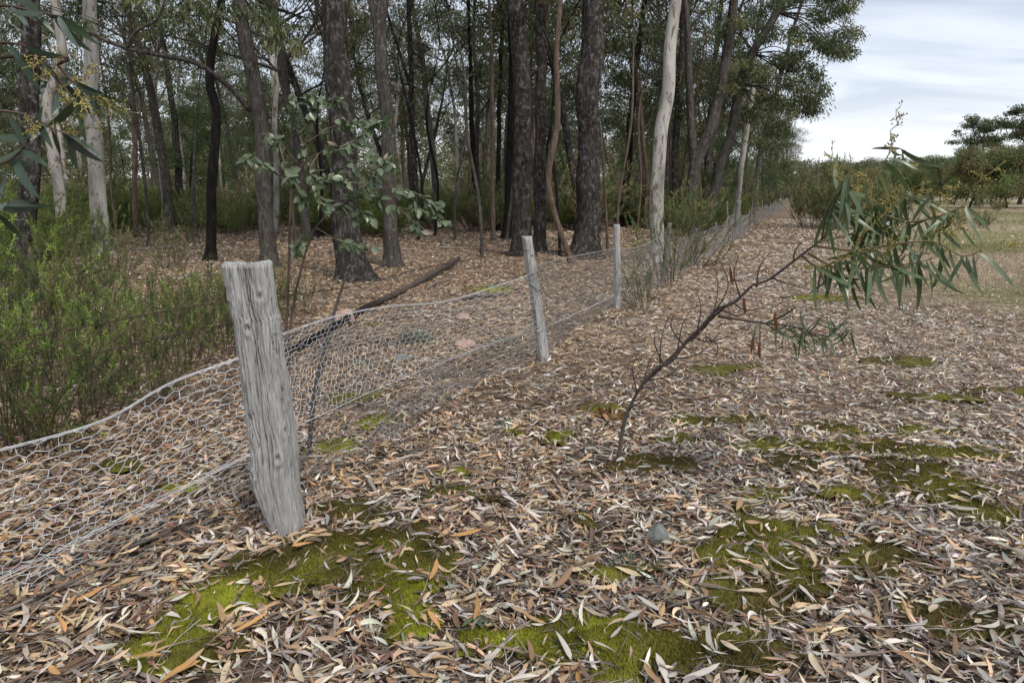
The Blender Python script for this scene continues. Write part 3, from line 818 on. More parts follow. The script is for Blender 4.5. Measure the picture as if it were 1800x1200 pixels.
def make_crown(seed, length, nb, depth, per, crad, L, W, pal, spread=0.65, out=0.7, up=0.25, kids=3, r0=0.06, flat=0.6, droop=0.8):
    """limb mesh + foliage mesh; origin where the trunk ends"""
    global R
    keep = R; R = np.random.default_rng(seed)
    mw, mf, tips = MB(), MB(), []
    for q in range(nb):
        a = q * 2.4 + R.uniform(-.3, .3); o_ = out * R.uniform(0.5, 1.2)
        branching(mw, (0, 0, -.03), (math.cos(a) * o_, math.sin(a) * o_, R.uniform(0.5, 1.0)), length * R.uniform(.7, 1.1), r0, depth, tips, spread, up, kids)
    tips = np.array(tips)
    clump_leaves(mf, tips, R.uniform(crad * .6, crad * 1.3, len(tips)), per, L, W, pal, droop, flat)
    R = keep
    return mw, mf
CR = []
for s_ in range(4):
    mw, mf = make_crown(300 + s_, 2.3, 5, 2, 120, 0.62, (0.11, 0.19), (0.026, 0.044), GUM if s_ != 2 else np.vstack([GUM, OLIVE]), 0.65, 0.75, 0.15)
    CR.append((mw.mesh('gum_limbs', M['greybark']), mf.mesh('gum_foliage', M['leaf'], False)))

def bark_disp(seed, amp=0.10, f=5.0, zf=2.2):
    def d(s, a, r):
        g = fbm(np.cos(a) * f + 7, np.sin(a) * f + 3, s * zf, seed, 3)
        big = fbm(np.cos(a) * 1.1 + 3, np.sin(a) * 1.1, s * 0.9, seed + 5, 2)
        root = np.clip(1 - s / .5, 0, 1) * (vnoise(np.cos(a) * 1.9 + 5, np.sin(a) * 1.9 + 5, 0, seed + 8) - .4) * (.5 if zf < 5 else 0)
        return r * (amp * 2 * (g - 0.5) + 0.26 * (big - 0.5) + root)
    return d
def add_crown(tree, base, top, scale, k, rz):
    w = obj('limb', CR[k][0], tree); f_ = obj('crown', CR[k][1], tree)
    for o_ in (w, f_):
        o_.location = tuple(np.asarray(top) - base); o_.scale = (scale, scale, scale); o_.rotation_euler = (0, 0, rz)
def gum(name, label, pts, Y, wpx, H, mat, crown=(0, 1.0), seed=0, extra=None, flare=1.25, group=None, leaf_limbs=()):
    """trunk through photo points (base first) at depth Y; continues up to height H"""
    P = [at(x, y, Y) for x, y in pts]
    b = P[0].copy(); z0 = float(gz(b[0], Y))
    d0 = (P[0] - P[1]) / (P[1][2] - P[0][2] + 1e-6)
    if b[2] > z0: P.insert(0, np.array([b[0] + d0[0] * (b[2] - z0) * .5, Y, z0 - 0.06]))
    else: P[0][2] = z0 - 0.06
    d = norm(P[-1] - P[-2]); d = norm(d * np.array([.7, 1, 1]))
    while P[-1][2] < H:
        d = norm(d + np.array([random.uniform(-.06, .06), random.uniform(-.08, .08), .05])); P.append(P[-1] + d * 1.2)
    P = np.array(P)
    Lh = np.linalg.norm(np.diff(P, axis=0), axis=1).sum()
    w0 = wpx * Y / FPX * 0.5
    n = int(Lh / 0.09)
    Q = smooth_path(P, n)
    # gentle waviness
    zz = Q[:, 2]
    Q[:, 0] += 0.25 * w0 * (vnoise(zz * 1.1, seed, 0, seed) - 0.5) * 2; Q[:, 1] += 0.25 * w0 * (vnoise(zz * 1.1, seed + 9, 0, seed) - 0.5) * 2
    rr = w0 * np.interp(zz, [0, .12, .35, 1.0, 4, H], [flare * 1.45, flare * 1.12, flare * .95, 1.05, .92, .4])
    base = np.array([P[0][0], P[0][1], z0])
    t = thing(name, base, label, 'tree', group)
    mb = MB()
    kk = 36 if wpx > 24 else (24 if wpx > 13 else 14)
    tube(mb, Q - base, rr, kk, disp=bark_disp(seed, 0.11 if mat != 'palebark' else 0.03))
    obj('trunk', mb.mesh('trunk', M[mat]), t)
    for path, wl in (extra or []):
        mb = MB(); PL = smooth_path([at(x, y, Y + dy) for x, y, dy in path], 40) - base
        tube(mb, PL, np.linspace(1, .45, 40) * wl * Y / FPX * .5, 10, disp=bark_disp(seed + 3, .08))
        obj('limb', mb.mesh('limb', M[mat]), t)
    if crown: add_crown(t, base, P[-1], crown[1], crown[0], random.uniform(0, 6.28))
    return t, base

# ------------------------------------------------------------------ the trunks one can tell apart
gum('gum_tree', 'dark lichen-spotted gum trunk rising out of the green shrubs beside the wattle spray', [(48, 530), (50, 330), (55, 150), (50, 0)], 9.5, 30, 10, 'ironbark', (0, .9), 1)
gum('gum_tree', 'crooked pale grey gum with a kinked upper trunk', [(112, 400), (100, 300), (84, 190), (110, 110), (104, 40), (98, 0)], 19, 17, 11, 'palebark', (1, .9), 2)
gum('gum_tree', 'straight cream-barked gum behind the shrubs with brown bark streaks', [(178, 410), (172, 350), (162, 170), (155, 0)], 17, 25, 12, 'palebark', (2, 1), 3)
gum('gum_tree', 'slim grey gum leaning over the shrubby clearing', [(300, 385), (290, 305), (270, 180), (235, 54), (222, 0)], 26, 15, 11, 'greybark', (3, .9), 4)
gum('gum_tree', 'thin dark gum beside the slim leaning one', [(318, 370), (310, 250), (298, 146), (281, 40), (276, 0)], 31, 12, 12, 'ironbark', (0, 1), 5)
gum('gum_tree', 'thin black crooked trunk in the open leaf litter', [(371, 455), (371, 345), (380, 205), (369, 140), (383, 33), (390, 0)], 15.5, 15, 8, 'blackbark', (1, .7), 6)
T7, T7b = gum('gum_tree', 'slender dark gum behind the thick post with a long arching side limb', [(471, 462), (462, 270), (450, 165), (425, 25), (420, 0)], 14, 24, 10, 'greybark', (2, .9), 7,
    extra=[([(440, 195, 0), (400, 150, -.3), (345, 112, -.6), (270, 95, -.9), (220, 84, -1.1), (165, 62, -1.3), (75, 20, -1.6), (20, -20, -1.8)], 9),
           ([(222, 85, -1.1), (240, 55, -1.2), (275, 35, -1.3), (290, 0, -1.3)], 5)])
gum('gum_tree', 'stout black-barked gum with a split charred base behind the young sapling', [(624, 492), (612, 380), (600, 208), (594, 125), (587, 0)], 12, 42, 12, 'ironbark', (3, 1.1), 8, flare=1.35,
    extra=[([(585, 95, 0), (575, 50, 0), (560, 15, 0), (550, -20, 0)], 14)])
gum('gum_tree', 'slender grey gum that forks near the top of its bole', [(689, 465), (683, 250), (675, 125), (668, 55), (673, 0)], 14.3, 23, 11, 'greybark', (0, .9), 9,
    extra=[([(669, 80, 0), (658, 30, 0), (650, 0, 0), (640, -40, 0)], 14)])
gum('gum_tree', 'thin dark twin-stemmed gum beyond the mounded bush', [(731, 372), (729, 300), (722, 125), (720, 0)], 25, 11, 12, 'ironbark', (1, .9), 10,
    extra=[([(722, 155, 0), (700, 85, 0), (680, 20, 0), (672, -20, 0)], 6)])
gum('gum_tree', 'very thin dark pole of a gum in the middle of the wood', [(837, 392), (829, 208), (825, 60), (824, 0)], 30, 9, 12, 'blackbark', (2, .9), 11)
gum('gum_tree', 'thin reddish sapling trunk before the gum cluster', [(867, 418), (866, 300), (865, 125), (860, 0)], 22, 7, 9, 'redbark', (3, .7), 12)
gum('gum_tree', 'thin black sapling trunk before the gum cluster', [(876, 398), (876, 300), (878, 190), (884, 0)], 27, 8, 11, 'blackbark', (0, .8), 13)
gum('gum_tree', 'mottled grey gum, thickest trunk of the tight cluster', [(917, 445), (920, 250), (920, 125), (911, 0)], 16.5, 31, 12, 'ironbark', (1, 1.1), 14)
gum('gum_tree', 'straight mottled gum at the right of the tight cluster', [(947, 436), (950, 165), (954, 0)], 17.8, 20, 12, 'ironbark', (2, 1), 15)
gum('gum_tree', 'dark gum standing behind the tight cluster', [(893, 415), (901, 165), (899, 0)], 23, 16, 12, 'blackbark', (3, 1), 16)
gum('gum_tree', 'pinkish bare gum with a bent foot leaning on its neighbours', [(1003, 458), (975, 375), (965, 312), (980, 208), (978, 90), (985, 0)], 15, 10, 8, 'redbark', (0, .6), 17, flare=1.1)
gum('gum_tree', 'stout straight mottled gum with white lichen flecks behind the slim upright post', [(1029, 447), (1031, 333), (1036, 165), (1043, 0)], 16.2, 40, 13, 'ironbark', (1, 1.2), 18)
gum('gum_tree', 'thin black leaning gum between the mottled gum and the white one', [(1098, 385), (1106, 250), (1115, 146), (1133, 0)], 30, 13, 13, 'blackbark', (2, 1), 19)
gum('gum_tree', 'white-barked gum with peeling brown strips beside the netting', [(1158, 452), (1155, 355), (1171, 167), (1189, 0)], 15.2, 22, 12, 'palebark', (3, 1), 20, flare=1.1)
gum('gum_tree', 'grey gum forking low into two stems beside the fence', [(1211, 400), (1215, 330), (1226, 280), (1262, 187), (1278, 80), (1290, 0)], 26, 20, 14, 'greybark', (0, 1.1), 21,
    extra=[([(1222, 290, 0), (1216, 240, 0), (1211, 125, 0), (1208, 40, 0), (1200, -30, 0)], 16)])
T22, T22b = gum('gum_tree', 'tall leaning grey gum whose crown hangs out over the track', [(1243, 396), (1264, 300), (1286, 232), (1301, 150), (1324, 94), (1365, 22), (1385, -20)], 27, 17, 13, 'greybark', None, 22)
gum('gum_tree', 'pale slim gum leaning by the far fence posts', [(1292, 380), (1299, 322), (1312, 240), (1325, 150), (1330, 80)], 33, 10, 13, 'palebark', (2, 1), 24)
gum('gum_tree', 'far grey gum leaning beyond the pale slim one', [(1318, 372), (1327, 322), (1346, 240), (1362, 180)], 44, 10, 13, 'greybark', (3, 1.1), 25)
gum('gum_tree', 'dark gum standing behind the white-barked one', [(1185, 392), (1188, 250), (1196, 120), (1200, 0)], 29, 13, 13, 'ironbark', (1, 1.1), 26)
gum('gum_tree', 'dark gum behind the forking grey gum', [(1240, 382), (1246, 250), (1254, 140), (1270, 0)], 37, 12, 14, 'ironbark', (0, 1.2), 27)

rs = random.Random(4)
for q, px in enumerate([205, 262, 345, 520, 560, 735, 765, 800, 848, 890, 985, 1068, 1085, 1120, 1175, 1235]):
    yb = rs.uniform(405, 452) if px < 1100 else rs.uniform(395, 415); x1 = px + rs.uniform(-12, 12); x2 = x1 + rs.uniform(-22, 22)
    gum('gum_sapling', 'very thin crooked young gum stem between the larger trunks', [(px, yb), (x1, yb - 90), (x2, yb - 210), (x2 + rs.uniform(-26, 26), yb - 330), (x2 + rs.uniform(-40, 40), yb - 430)], 1860 / (yb - 335), rs.uniform(3.5, 5.5),
        rs.uniform(4.2, 6.5), rs.choice(['redbark', 'greybark', 'greybark', 'blackbark']), (q % 4, rs.uniform(.28, .42)), 300 + q, None, 1.1, 'thin saplings between the trunks')
# crown of the tall leaning gum over the track
mf, mw = MB(), MB()
cl = [(1440,30),(1480,20),(1400,60),(1462,85),(1430,125),(1418,180),(1395,150),(1352,60),(1330,130),(1300,40),(1490,55),(1450,-10),(1400,-10),(1380,110),(1350,170),(1405,100),
      (1438,65),(1370,10),(1330,30),(1310,100),(1480,90),(1440,160),(1430,190),(1320,200),(1380,190),(1290,150),(1470,-20),(1500,-10),(1270,60),(1365,225),(1345,250)]
cpts = []
for x, y in cl:
    for q in range(9):
        cpts.append(at(x + random.uniform(-14, 14), y + random.uniform(-12, 12), 27 + random.uniform(-1.8, 2.2)))
cpts = np.array(cpts) - T22b
clump_leaves(mf, cpts, R.uniform(.25, .55, len(cpts)), 90, (.11, .19), (.03, .05), GUM, .7, .55)
hub = [at(1324, 94, 27) - T22b, at(1365, 22, 27) - T22b, at(1301, 150, 27) - T22b]
mws = [MB(), MB(), MB()]
for i in range(0, len(cpts), 7):
    hi = int(np.argmin([np.linalg.norm(cpts[i] - k_) for k_ in hub])); h_ = hub[hi]
    mdl = (h_ + cpts[i]) / 2 + np.array([0, 0, .25]); tube(mws[hi], smooth_path([h_, mdl, cpts[i]], 8), np.linspace(.03, .008, 8), 5, cap=False)
obj('crown', mf.mesh('crown', M['leaf'], False), T22)
for mw in mws: obj('limb', mw.mesh('limb', M['greybark']), T22)
# sprays of leaves hanging from the arching limb and the bole of the slender gum
mf = MB(); pts_ = []
for x, y, dy in [(470, 20, -.6), (500, 45, -.8), (440, 10, -.5), (520, 70, -.8), (400, 15, -.8), (365, 30, -.8), (320, 25, -1), (280, 15, -1.2), (250, 5, -1.2), (480, 60, -.7), (350, 5, -.8), (140, 50, -1.4), (60, 15, -1.6)]:
    for q in range(3): pts_.append(at(x + random.uniform(-14, 14), y + random.uniform(-14, 14), 14 + dy) - T7b)
clump_leaves(mf, np.array(pts_), R.uniform(.13, .28, len(pts_)), 26, (.12, .2), (.026, .042), GUM * 1.1, 1.4, .8)
mw = MB()
for p in pts_[::2]:
    src = at(430, 30, 14) - T7b if p[0] > (at(390, 0, 14) - T7b)[0] else at(275, 95, 13.1) - T7b
    tube(mw, smooth_path([src, (src + p) / 2 + [0, 0, .12], p + [0, 0, .1]], 8), np.linspace(.014, .005, 8), 4, cap=False)
obj('leaf_spray', mf.mesh('leaf_spray', M['leaf'], False), T7); obj('twig', mw.mesh('twig', M['greybark']), T7)

# ------------------------------------------------------------------ background trees of the wood
def forest_proto(name, seed, Ht, r0, first, nb, per, crad, pal, mat, blen, depth=1, droop=.8, flat=.6, L=(.13, .22), W=(.034, .058), lean=.08):
    global R
    keep = R; R = np.random.default_rng(seed)
    t = bpy.data.objects.new(name, None); COL.objects.link(t)
    n = 14
    P = [np.zeros(3)]; d = norm(np.array([R.normal(0, lean), R.normal(0, lean), 1]))
    for q in range(n):
        d = norm(d + np.r_[R.normal(0, .06, 2), .04]); P.append(P[-1] + d * Ht / n)
    P = np.array(P); P[0, 2] = -.1
    mt, mf, tips = MB(), MB(), []
    Q = smooth_path(P, 40)
    tube(mt, Q, np.interp(np.linspace(0, 1, 40), [0, .04, .6, 1], [r0 * 1.35, r0, r0 * .7, r0 * .25]), 12, disp=bark_disp(seed, .1))
    ml = mt
    for q in range(nb):
        f_ = first + (1 - first) * (q + R.random()) / nb
        p = Q[min(39, int(f_ * 39))]; a = q * 2.4 + R.uniform(-.4, .4)
        ln = blen * (1.15 - .6 * f_) * R.uniform(.7, 1.2)
        branching(ml, p, (math.cos(a), math.sin(a), R.uniform(.15, .8)), ln, r0 * .32, depth, tips, .6, .12, 3)
    tips = np.array(tips)
    clump_leaves(mf, tips, R.uniform(crad * .6, crad * 1.3, len(tips)), per, L, W, pal, droop, flat)
    obj('trunk', mt.mesh('trunk', M[mat]), t); obj('crown', mf.mesh('crown', M['leaf'], False), t)
    R = keep
    return t
PROTO = [
    (forest_proto('gum_tree', 401, 13, .17, .42, 16, 66, .72, GUM, 'greybark', 2.6), 'slender grey gum with a high open crown deep in the wood', 'open-crowned gums in the wood'),
    (forest_proto('gum_tree', 402, 12, .13, .36, 16, 66, .70, np.vstack([GUM, OLIVE]), 'ironbark', 2.3), 'dark-stemmed gum with an olive crown deep in the wood', 'olive-crowned gums in the wood'),
    (forest_proto('wattle_tree', 403, 6.5, .07, .16, 19, 78, .58, WATTLE * .8, 'blackbark', 1.7, 1, .5, .7, (.10, .17), (.024, .04)), 'small bushy dark green tree growing beneath the gums', 'small bushy trees in the wood'),
    (forest_proto('gum_tree', 404, 9.5, .085, .36, 15, 61, .62, GUM * .9, 'redbark', 2.0), 'thin young gum with brownish bark among the far trunks', 'thin young gums in the wood'),
    (forest_proto('wattle_tree', 405, 5.0, .06, .12, 19, 78, .58, np.vstack([OLIVE, WATTLE]), 'greybark', 1.6, 1, .4, .7, (.10, .17), (.024, .04)), 'low olive-green spreading tree in the far understorey', 'low olive trees in the understorey'),
    (forest_proto('gum_tree', 406, 14, .12, .48, 14, 61, .70, GUM, 'palebark', 2.4), 'pale-trunked gum glimpsed deep in the wood', 'pale gums deep in the wood'),
    (forest_proto('gum_tree', 407, 10.5, .22, .45, 15, 110, .85, GUM, 'ironbark', 3.6, 1, .5, .5, (.22, .38), (.08, .14)), 'x', 'x'),
    (forest_proto('wattle_tree', 408, 4.6, .09, .10, 30, 120, .70, 1.5 * np.vstack([OLIVE, OLIVE, WATTLE]), 'blackbark', 1.9, 1, .3, .9, (.16, .28), (.05, .09)), 'x', 'x'),
]
used = [False] * 8
def place_tree(k, x, y, s, rz, label=None, group=None, sz=None):
    src, lab, grp = PROTO[k]
    if not used[k]: o_ = src; used[k] = True
    else: o_ = copy_tree(src)
    o_.location = (x, y, float(gz(x, y))); o_.rotation_euler = (0, 0, rz); o_.scale = (s, s, sz or s)
    tag(o_, label or lab, 'tree', group or grp)
    return o_
rng = random.Random(77)
placed = []
def free(x, y, d):
    return all((x - a) ** 2 + (y - b) ** 2 > d * d for a, b in placed)
tries = 0
while len(placed) < 140 and tries < 9000:
    tries += 1
    y = math.sqrt(rng.uniform(20 ** 2, 92 ** 2)) if rng.random() < .72 else rng.uniform(20, 45)
    x = rng.uniform(-.86 * y - 2, float(fence_x(y)) - 1.5)
    if not free(x, y, 2.3): continue
    px = 900 + FPX * x / (y * CP)
    k = rng.choices(range(6), [5, 4, 1.2, 6, 1.6, 5])[0]
    if y < 27 and k in (2, 4): continue
    if y < 24 and px > 640 and px < 860: continue
    placed.append((x, y))
    place_tree(k, x, y, rng.uniform(.8, 1.2), rng.uniform(0, 6.28))
# row along the far fence, crowns over the track
for y, off, k, s in [(38, -3.4, 0, 1.0), (46, -3.0, 1, .95), (53, -2.6, 0, .9), (60, -2.0, 5, .9), (67, -2.4, 0, .9), (75, -1.8, 1, .95), (84, -2, 0, .95), (96, -2, 1, .95), (110, -1.8, 0, 1.0), (125, -2, 1, 1), (142, -2, 0, 1), (42, -5.5, 0, 1), (33, -5.5, 3, 1), (30, -3.4, 3, .9), (57, -5, 1, 1.1)]:
    place_tree(k, float(fence_x(y)) + off, y, s * .95, y, 'gum in the row along the far fence beside the track', 'gums along the far fence')
for y, off, k, s in [(34, -2.2, 2, .6), (44, -1.6, 4, .6), (55, -1.2, 2, .65), (68, -1, 4, .7), (85, -.6, 2, .75)]:
    place_tree(k, float(fence_x(y)) + off, y, s, y * 1.3, 'small leafy tree crowding the far fence line', 'small trees along the far fence')

# ------------------------------------------------------------------ trees beyond the paddock
def right_tree(k, px, Y, s, label, group=None, sz=None):
    x = (px - 900) / FPX * Y * CP * 1.0
    place_tree(k, x, Y, s, px * .7, label, group, sz)
right_tree(6, 1795, 80, 1.0, 'tall dark domed gum standing above the scrub beyond the paddock')
right_tree(6, 1728, 92, 0.92, 'dark spreading gum next to the domed one beyond the paddock')
right_tree(7, 1708, 66, 1.0, 'rounded grey-green wattle at the near edge of the far scrub')
right_tree(7, 1775, 60, 0.98, 'broad olive-brown wattle at the right edge of the paddock')
right_tree(2, 1655, 84, .85, 'dark green bushy tree at the far side of the paddock before the hill')
for q, (px, Y, k, s) in enumerate([(1600, 92, 7, .8), (1630, 100, 2, .8), (1565, 98, 2, .75), (1680, 78, 7, .75), (1535, 96, 7, .8), (1500, 102, 2, .8), (1470, 90, 7, .8), (1760, 82, 7, 1.0), (1745, 74, 2, .8), (1610, 110, 7, .9), (1640, 112, 7, .9),
                                   (1815, 70, 2, .85), (1835, 64, 7, 1), (1445, 84, 2, .7), (1585, 112, 7, .9), (1520, 118, 7, .9), (1665, 112, 7, 1.0), (1550, 120, 7, .9), (1480, 112, 7, .9), (1700, 100, 7, 1.0), (1860, 84, 6, .9)]):
    right_tree(k, px, Y, s, 'scrubby tree in the line beyond the paddock', 'trees beyond the paddock')

# wooded rise on the skyline and behind the wood
mf = MB(); cs, rs = [], []
for q in range(1250):
    if q < 800: a = math.radians(rng.uniform(8, 52)); d = rng.uniform(150, 430)
    else: a = math.radians(rng.uniform(-48, 16)); d = rng.uniform(100, 190)
    x, y = d * math.sin(a), d * math.cos(a)
    if q < 800 and y < 140: continue
    h = rng.uniform(5, 9) if q < 800 else rng.uniform(8, 17)
    z0 = float(gz(x, y)); w_ = h * rng.uniform(.28, .42)
    for _ in range(9):
        cs.append((x + rng.gauss(0, w_ * .5), y + rng.gauss(0, w_ * .5), z0 + h * rng.uniform(.3, .95))); rs.append(w_ * rng.uniform(.35, .65))
clump_leaves(mf, np.array(cs), np.array(rs), 46, (.3, .6), (.16, .32), np.vstack([GUM, OLIVE]), .4, .6)
o = obj('distant_woodland', mf.mesh('distant_woodland', M['leaf'], False))
o['kind'] = 'stuff'; o['label'] = 'far-off wooded rise along the skyline'; o['category'] = 'woodland'

# ------------------------------------------------------------------ shrubs
def shrub_proto(name, seed, h, spread, stems, per, L, W, pal, mat='twig', upright=.75, bare=.25, stemcol=(0.09, 0.07, 0.05), twigs=4):
    global R
    keep = R; R = np.random.default_rng(seed)
    t = bpy.data.objects.new(name, None); COL.objects.link(t)
    ms, mf = MB(), MB()
    def stem(p, d, ln, r, lvl):
        n = 7; P = [np.array(p, float)]
        for q in range(n):
            d = norm(d + R.normal(0, .09, 3) + np.array([0, 0, .06 * upright])); P.append(P[-1] + d * ln / n)
        P = np.array(P); tube(ms, P, np.linspace(r, r * .35, n + 1), 4, stemcol, cap=False)
        m = int(per * (1 if lvl else .6))
        s = R.uniform(bare if lvl == 0 else .1, 1, m) * n; i = np.minimum(s.astype(int), n - 1); f_ = (s - i)[:, None]
        pos = P[i] * (1 - f_) + P[i + 1] * f_
        dd = (P[i + 1] - P[i]); dd /= np.linalg.norm(dd, axis=1)[:, None]
        dirs = dd * .8 + R.normal(0, .5, (m, 3)) + np.array([0, 0, .15])
        base = pal[R.integers(0, len(pal))] * R.uniform(.8, 1.25)
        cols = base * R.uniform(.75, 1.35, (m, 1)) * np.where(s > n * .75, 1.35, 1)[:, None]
        mf.add(*leaf_quads(pos, dirs, R.uniform(*L, m), R.uniform(*W, m), cols))
        if lvl == 0:
            for _ in range(twigs):
                q = int(R.integers(2, n + 1)); stem(P[q], norm(d + R.normal(0, .45, 3)), ln * R.uniform(.25, .5), r * .5, 1)
    for q in range(stems):
        a = R.uniform(0, 6.28); rr = spread * R.random() ** .6
        stem((rr * .45 * math.cos(a), rr * .45 * math.sin(a), -.02), norm(np.array([math.cos(a) * rr * .75 / h, math.sin(a) * rr * .75 / h, upright])), h * R.uniform(.6, 1.1), .006 * h ** .5, 0)
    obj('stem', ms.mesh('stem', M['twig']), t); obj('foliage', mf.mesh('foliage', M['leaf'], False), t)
    R = keep
    return t
BRIGHT = np.array([[0.15, 0.215, 0.04], [0.20, 0.27, 0.05], [0.12, 0.18, 0.036], [0.075, 0.115, 0.028], [0.05, 0.078, 0.024], [0.055, 0.085, 0.025], [0.15, 0.12, 0.06]])
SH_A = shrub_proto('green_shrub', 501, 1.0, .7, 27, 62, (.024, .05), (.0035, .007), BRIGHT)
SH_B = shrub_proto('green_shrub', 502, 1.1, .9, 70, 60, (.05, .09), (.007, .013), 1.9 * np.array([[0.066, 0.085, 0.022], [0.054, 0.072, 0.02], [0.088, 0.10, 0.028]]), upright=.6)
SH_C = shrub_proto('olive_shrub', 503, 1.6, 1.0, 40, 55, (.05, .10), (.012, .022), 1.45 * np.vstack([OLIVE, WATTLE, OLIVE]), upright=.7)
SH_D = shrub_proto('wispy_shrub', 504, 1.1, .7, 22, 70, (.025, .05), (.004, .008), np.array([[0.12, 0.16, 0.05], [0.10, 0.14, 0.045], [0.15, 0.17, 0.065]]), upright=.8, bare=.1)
sused = set()
def place_shrub(src, x, y, s, rz, label, group=None, sz=None, tilt=(0, 0)):
    if src.name in sused: o_ = copy_tree(src)
    else: o_ = src; sused.add(src.name)
    o_.location = (x, y, float(gz(x, y))); o_.rotation_euler = (tilt[0], tilt[1], rz); o_.scale = (s, s, sz or s)
    tag(o_, label, 'shrub', group); return o_
def gshrub(src, px, py, s, label, group=None, sz=None, tilt=(0, 0)):
    p = ground(px, py); place_shrub(src, p[0], p[1], s, px * .37, label, group, sz, tilt)
gl, gg = 'fine-leaved bright green shrub crowding the back of the slumped netting', 'bright shrubs behind the slumped netting'
for px, py, s in [(90, 795, .42), (285, 705, .36), (40, 790, .8), (-60, 820, .9), (150, 735, .75), (240, 690, .7), (320, 650, .66), (390, 625, .66), (30, 690, 1.05), (130, 650, .85), (235, 615, .6), (-40, 650, 1.15), (345, 590, .62), (440, 575, .66), (405, 600, .66), (60, 600, 1.1), (170, 570, .6), (290, 560, .55), (400, 545, .5), (100, 540, 1.0)]:
    if s >= .95: gshrub(SH_A, px, py, s, 'tall fine-leaved green shrub beneath the hanging wattle spray', 'tall shrubs beneath the wattle spray')
    elif px > 300: gshrub(SH_A, px, py, s, 'fine-leaved green shrub close behind the two barbed strands and the thick post', 'shrubs close to the thick post')
    elif s < .51: gshrub(SH_A, px, py, s, 'low fine-leaved shrub right against the top edge of the slumped netting', 'low shrubs against the netting')
    else: gshrub(SH_A, px, py, s, gl, gg)
gshrub(SH_A, 512, 560, .62, 'small bright green shrub just right of the thick post')
gshrub(SH_B, 765, 402, 1.15, 'mounded dark green bush on the wood floor beside the thin twin-stemmed gum', None, 1.0)
for px, py, s in [(150, 415, 1.25), (70, 430, 1.25), (230, 395, 1.35), (320, 386, 1.25), (10, 450, 1.3), (120, 395, 1.4), (30, 480, 1.1), (110, 452, .95), (190, 410, 1.2), (275, 388, 1.3), (400, 380, 1.2), (460, 378, 1.1), (-20, 420, 1.4)]:
    gshrub(SH_B, px, py, s, 'broad green bush in the shrubby clearing under the pale gums', 'bushes in the shrubby clearing')
for px, py, s in [(260, 420, .6), (340, 430, .55), (420, 415, .5), (300, 470, .6), (200, 500, .7)]:
    gshrub(SH_D, px, py, s * 1.3, 'wispy thin shrub on the leaf-strewn wood floor', 'wispy shrubs on the wood floor')
gshrub(SH_D, 1165, 500, 1.0, 'tall wispy green shrub growing through the netting by the slim upright post', None, 1.0, (0, .3))
gshrub(SH_D, 1205, 470, 1.25, 'wispy green shrub leaning over the fence toward the track', None, 1.05, (0, .4))
gshrub(SH_D, 1130, 545, .5, 'low half-bare wispy shrub at the foot of the netting', None, .5, (0, .2))
for q in range(84):
    y = rng.uniform(24, 62); x = rng.uniform(-.84 * y, float(fence_x(y)) - .6)
    place_shrub([SH_B, SH_C, SH_B][q % 3], x, y, rng.uniform(.8, 1.5), rng.uniform(0, 6.28),
                ['mounded green bush in the far understorey', 'olive leafy bush in the far understorey', 'mounded green bush in the far understorey'][q % 3],
                ['mounded bushes in the understorey', 'olive bushes in the understorey', 'mounded bushes in the understorey'][q % 3])
for q in range(30):
    y = rng.uniform(23, 36); px = rng.uniform(300, 1180)
    place_shrub([SH_C, SH_B][q % 2], (px - 900) / FPX * y * CP, y, rng.uniform(.6, 1.1), rng.uniform(0, 6.28), 'leafy green bush among the middle trunks of the wood', 'bushes among the middle trunks')
for q, y in enumerate([24, 27, 31, 35, 39, 44]):
    place_shrub(SH_B if q % 2 else SH_C, float(fence_x(y)) - rng.uniform(1.4, 2.2), y, rng.uniform(.7, .95), q * 1.9, 'green bush pressed against the far fence netting', 'bushes against the far fence')
for px, py, s in [(1432, 402, 1.3), (1468, 398, 1.35), (1500, 404, 1.1), (1452, 384, 1.3), (1410, 372, 1.0), (1535, 392, 1.0)]:
    gshrub(SH_C, px, py, s, 'grey-green shrub growing on the edge of the track', 'shrubs on the edge of the track')
for px, py, s in [(1680, 396, .45), (1727, 402, .4), (1640, 372, .5), (1585, 380, .6), (1752, 372, .5)]:
    gshrub(SH_C, px, py, s, 'small olive seedling bush out in the dry paddock', 'seedling bushes in the paddock')

# dry paddock grass
mb = MB(); n = 130000
yv = np.where(R.random(n) < .55, R.uniform(5.5, 20, n), np.sqrt(R.uniform(9 ** 2, 62 ** 2, n))); sd = R.uniform(3.0, 30, n) * np.clip(yv / 24, .4, 1); xv = fence_x(yv) + sd
ok = (xv < .84 * yv + 1) & (R.random(n) < np.clip((sd - 2.6 - np.clip(9.5 - yv, 0, 9) * 1.0) / 3, 0, 1)); xv, yv = xv[ok], yv[ok]; n = len(xv)
pos = np.stack([xv, yv, gz(xv, yv)], 1)
gm = np.clip((fbm(xv * .12, yv * .22, 0, 91, 3) - .47) * 6, 0, 1)[:, None] * .8
cc = (np.array([.42, .34, .245]) * (1 - gm) + np.array([.20, .215, .085]) * gm) * R.uniform(.7, 1.25, (n, 1))
mb.add(*leaf_quads(pos, R.normal(0, .45, (n, 3)) * [1, 1, 0] + [0, 0, 1], R.uniform(.04, .15, n), np.clip(yv * .0006, .003, .02), cc))
o = obj('dry_grass', mb.mesh('dry_grass', M['dry_leaf'], False))
o['kind'] = 'stuff'; o['label'] = 'short dry straw-coloured grass of the paddock'; o['category'] = 'grass'

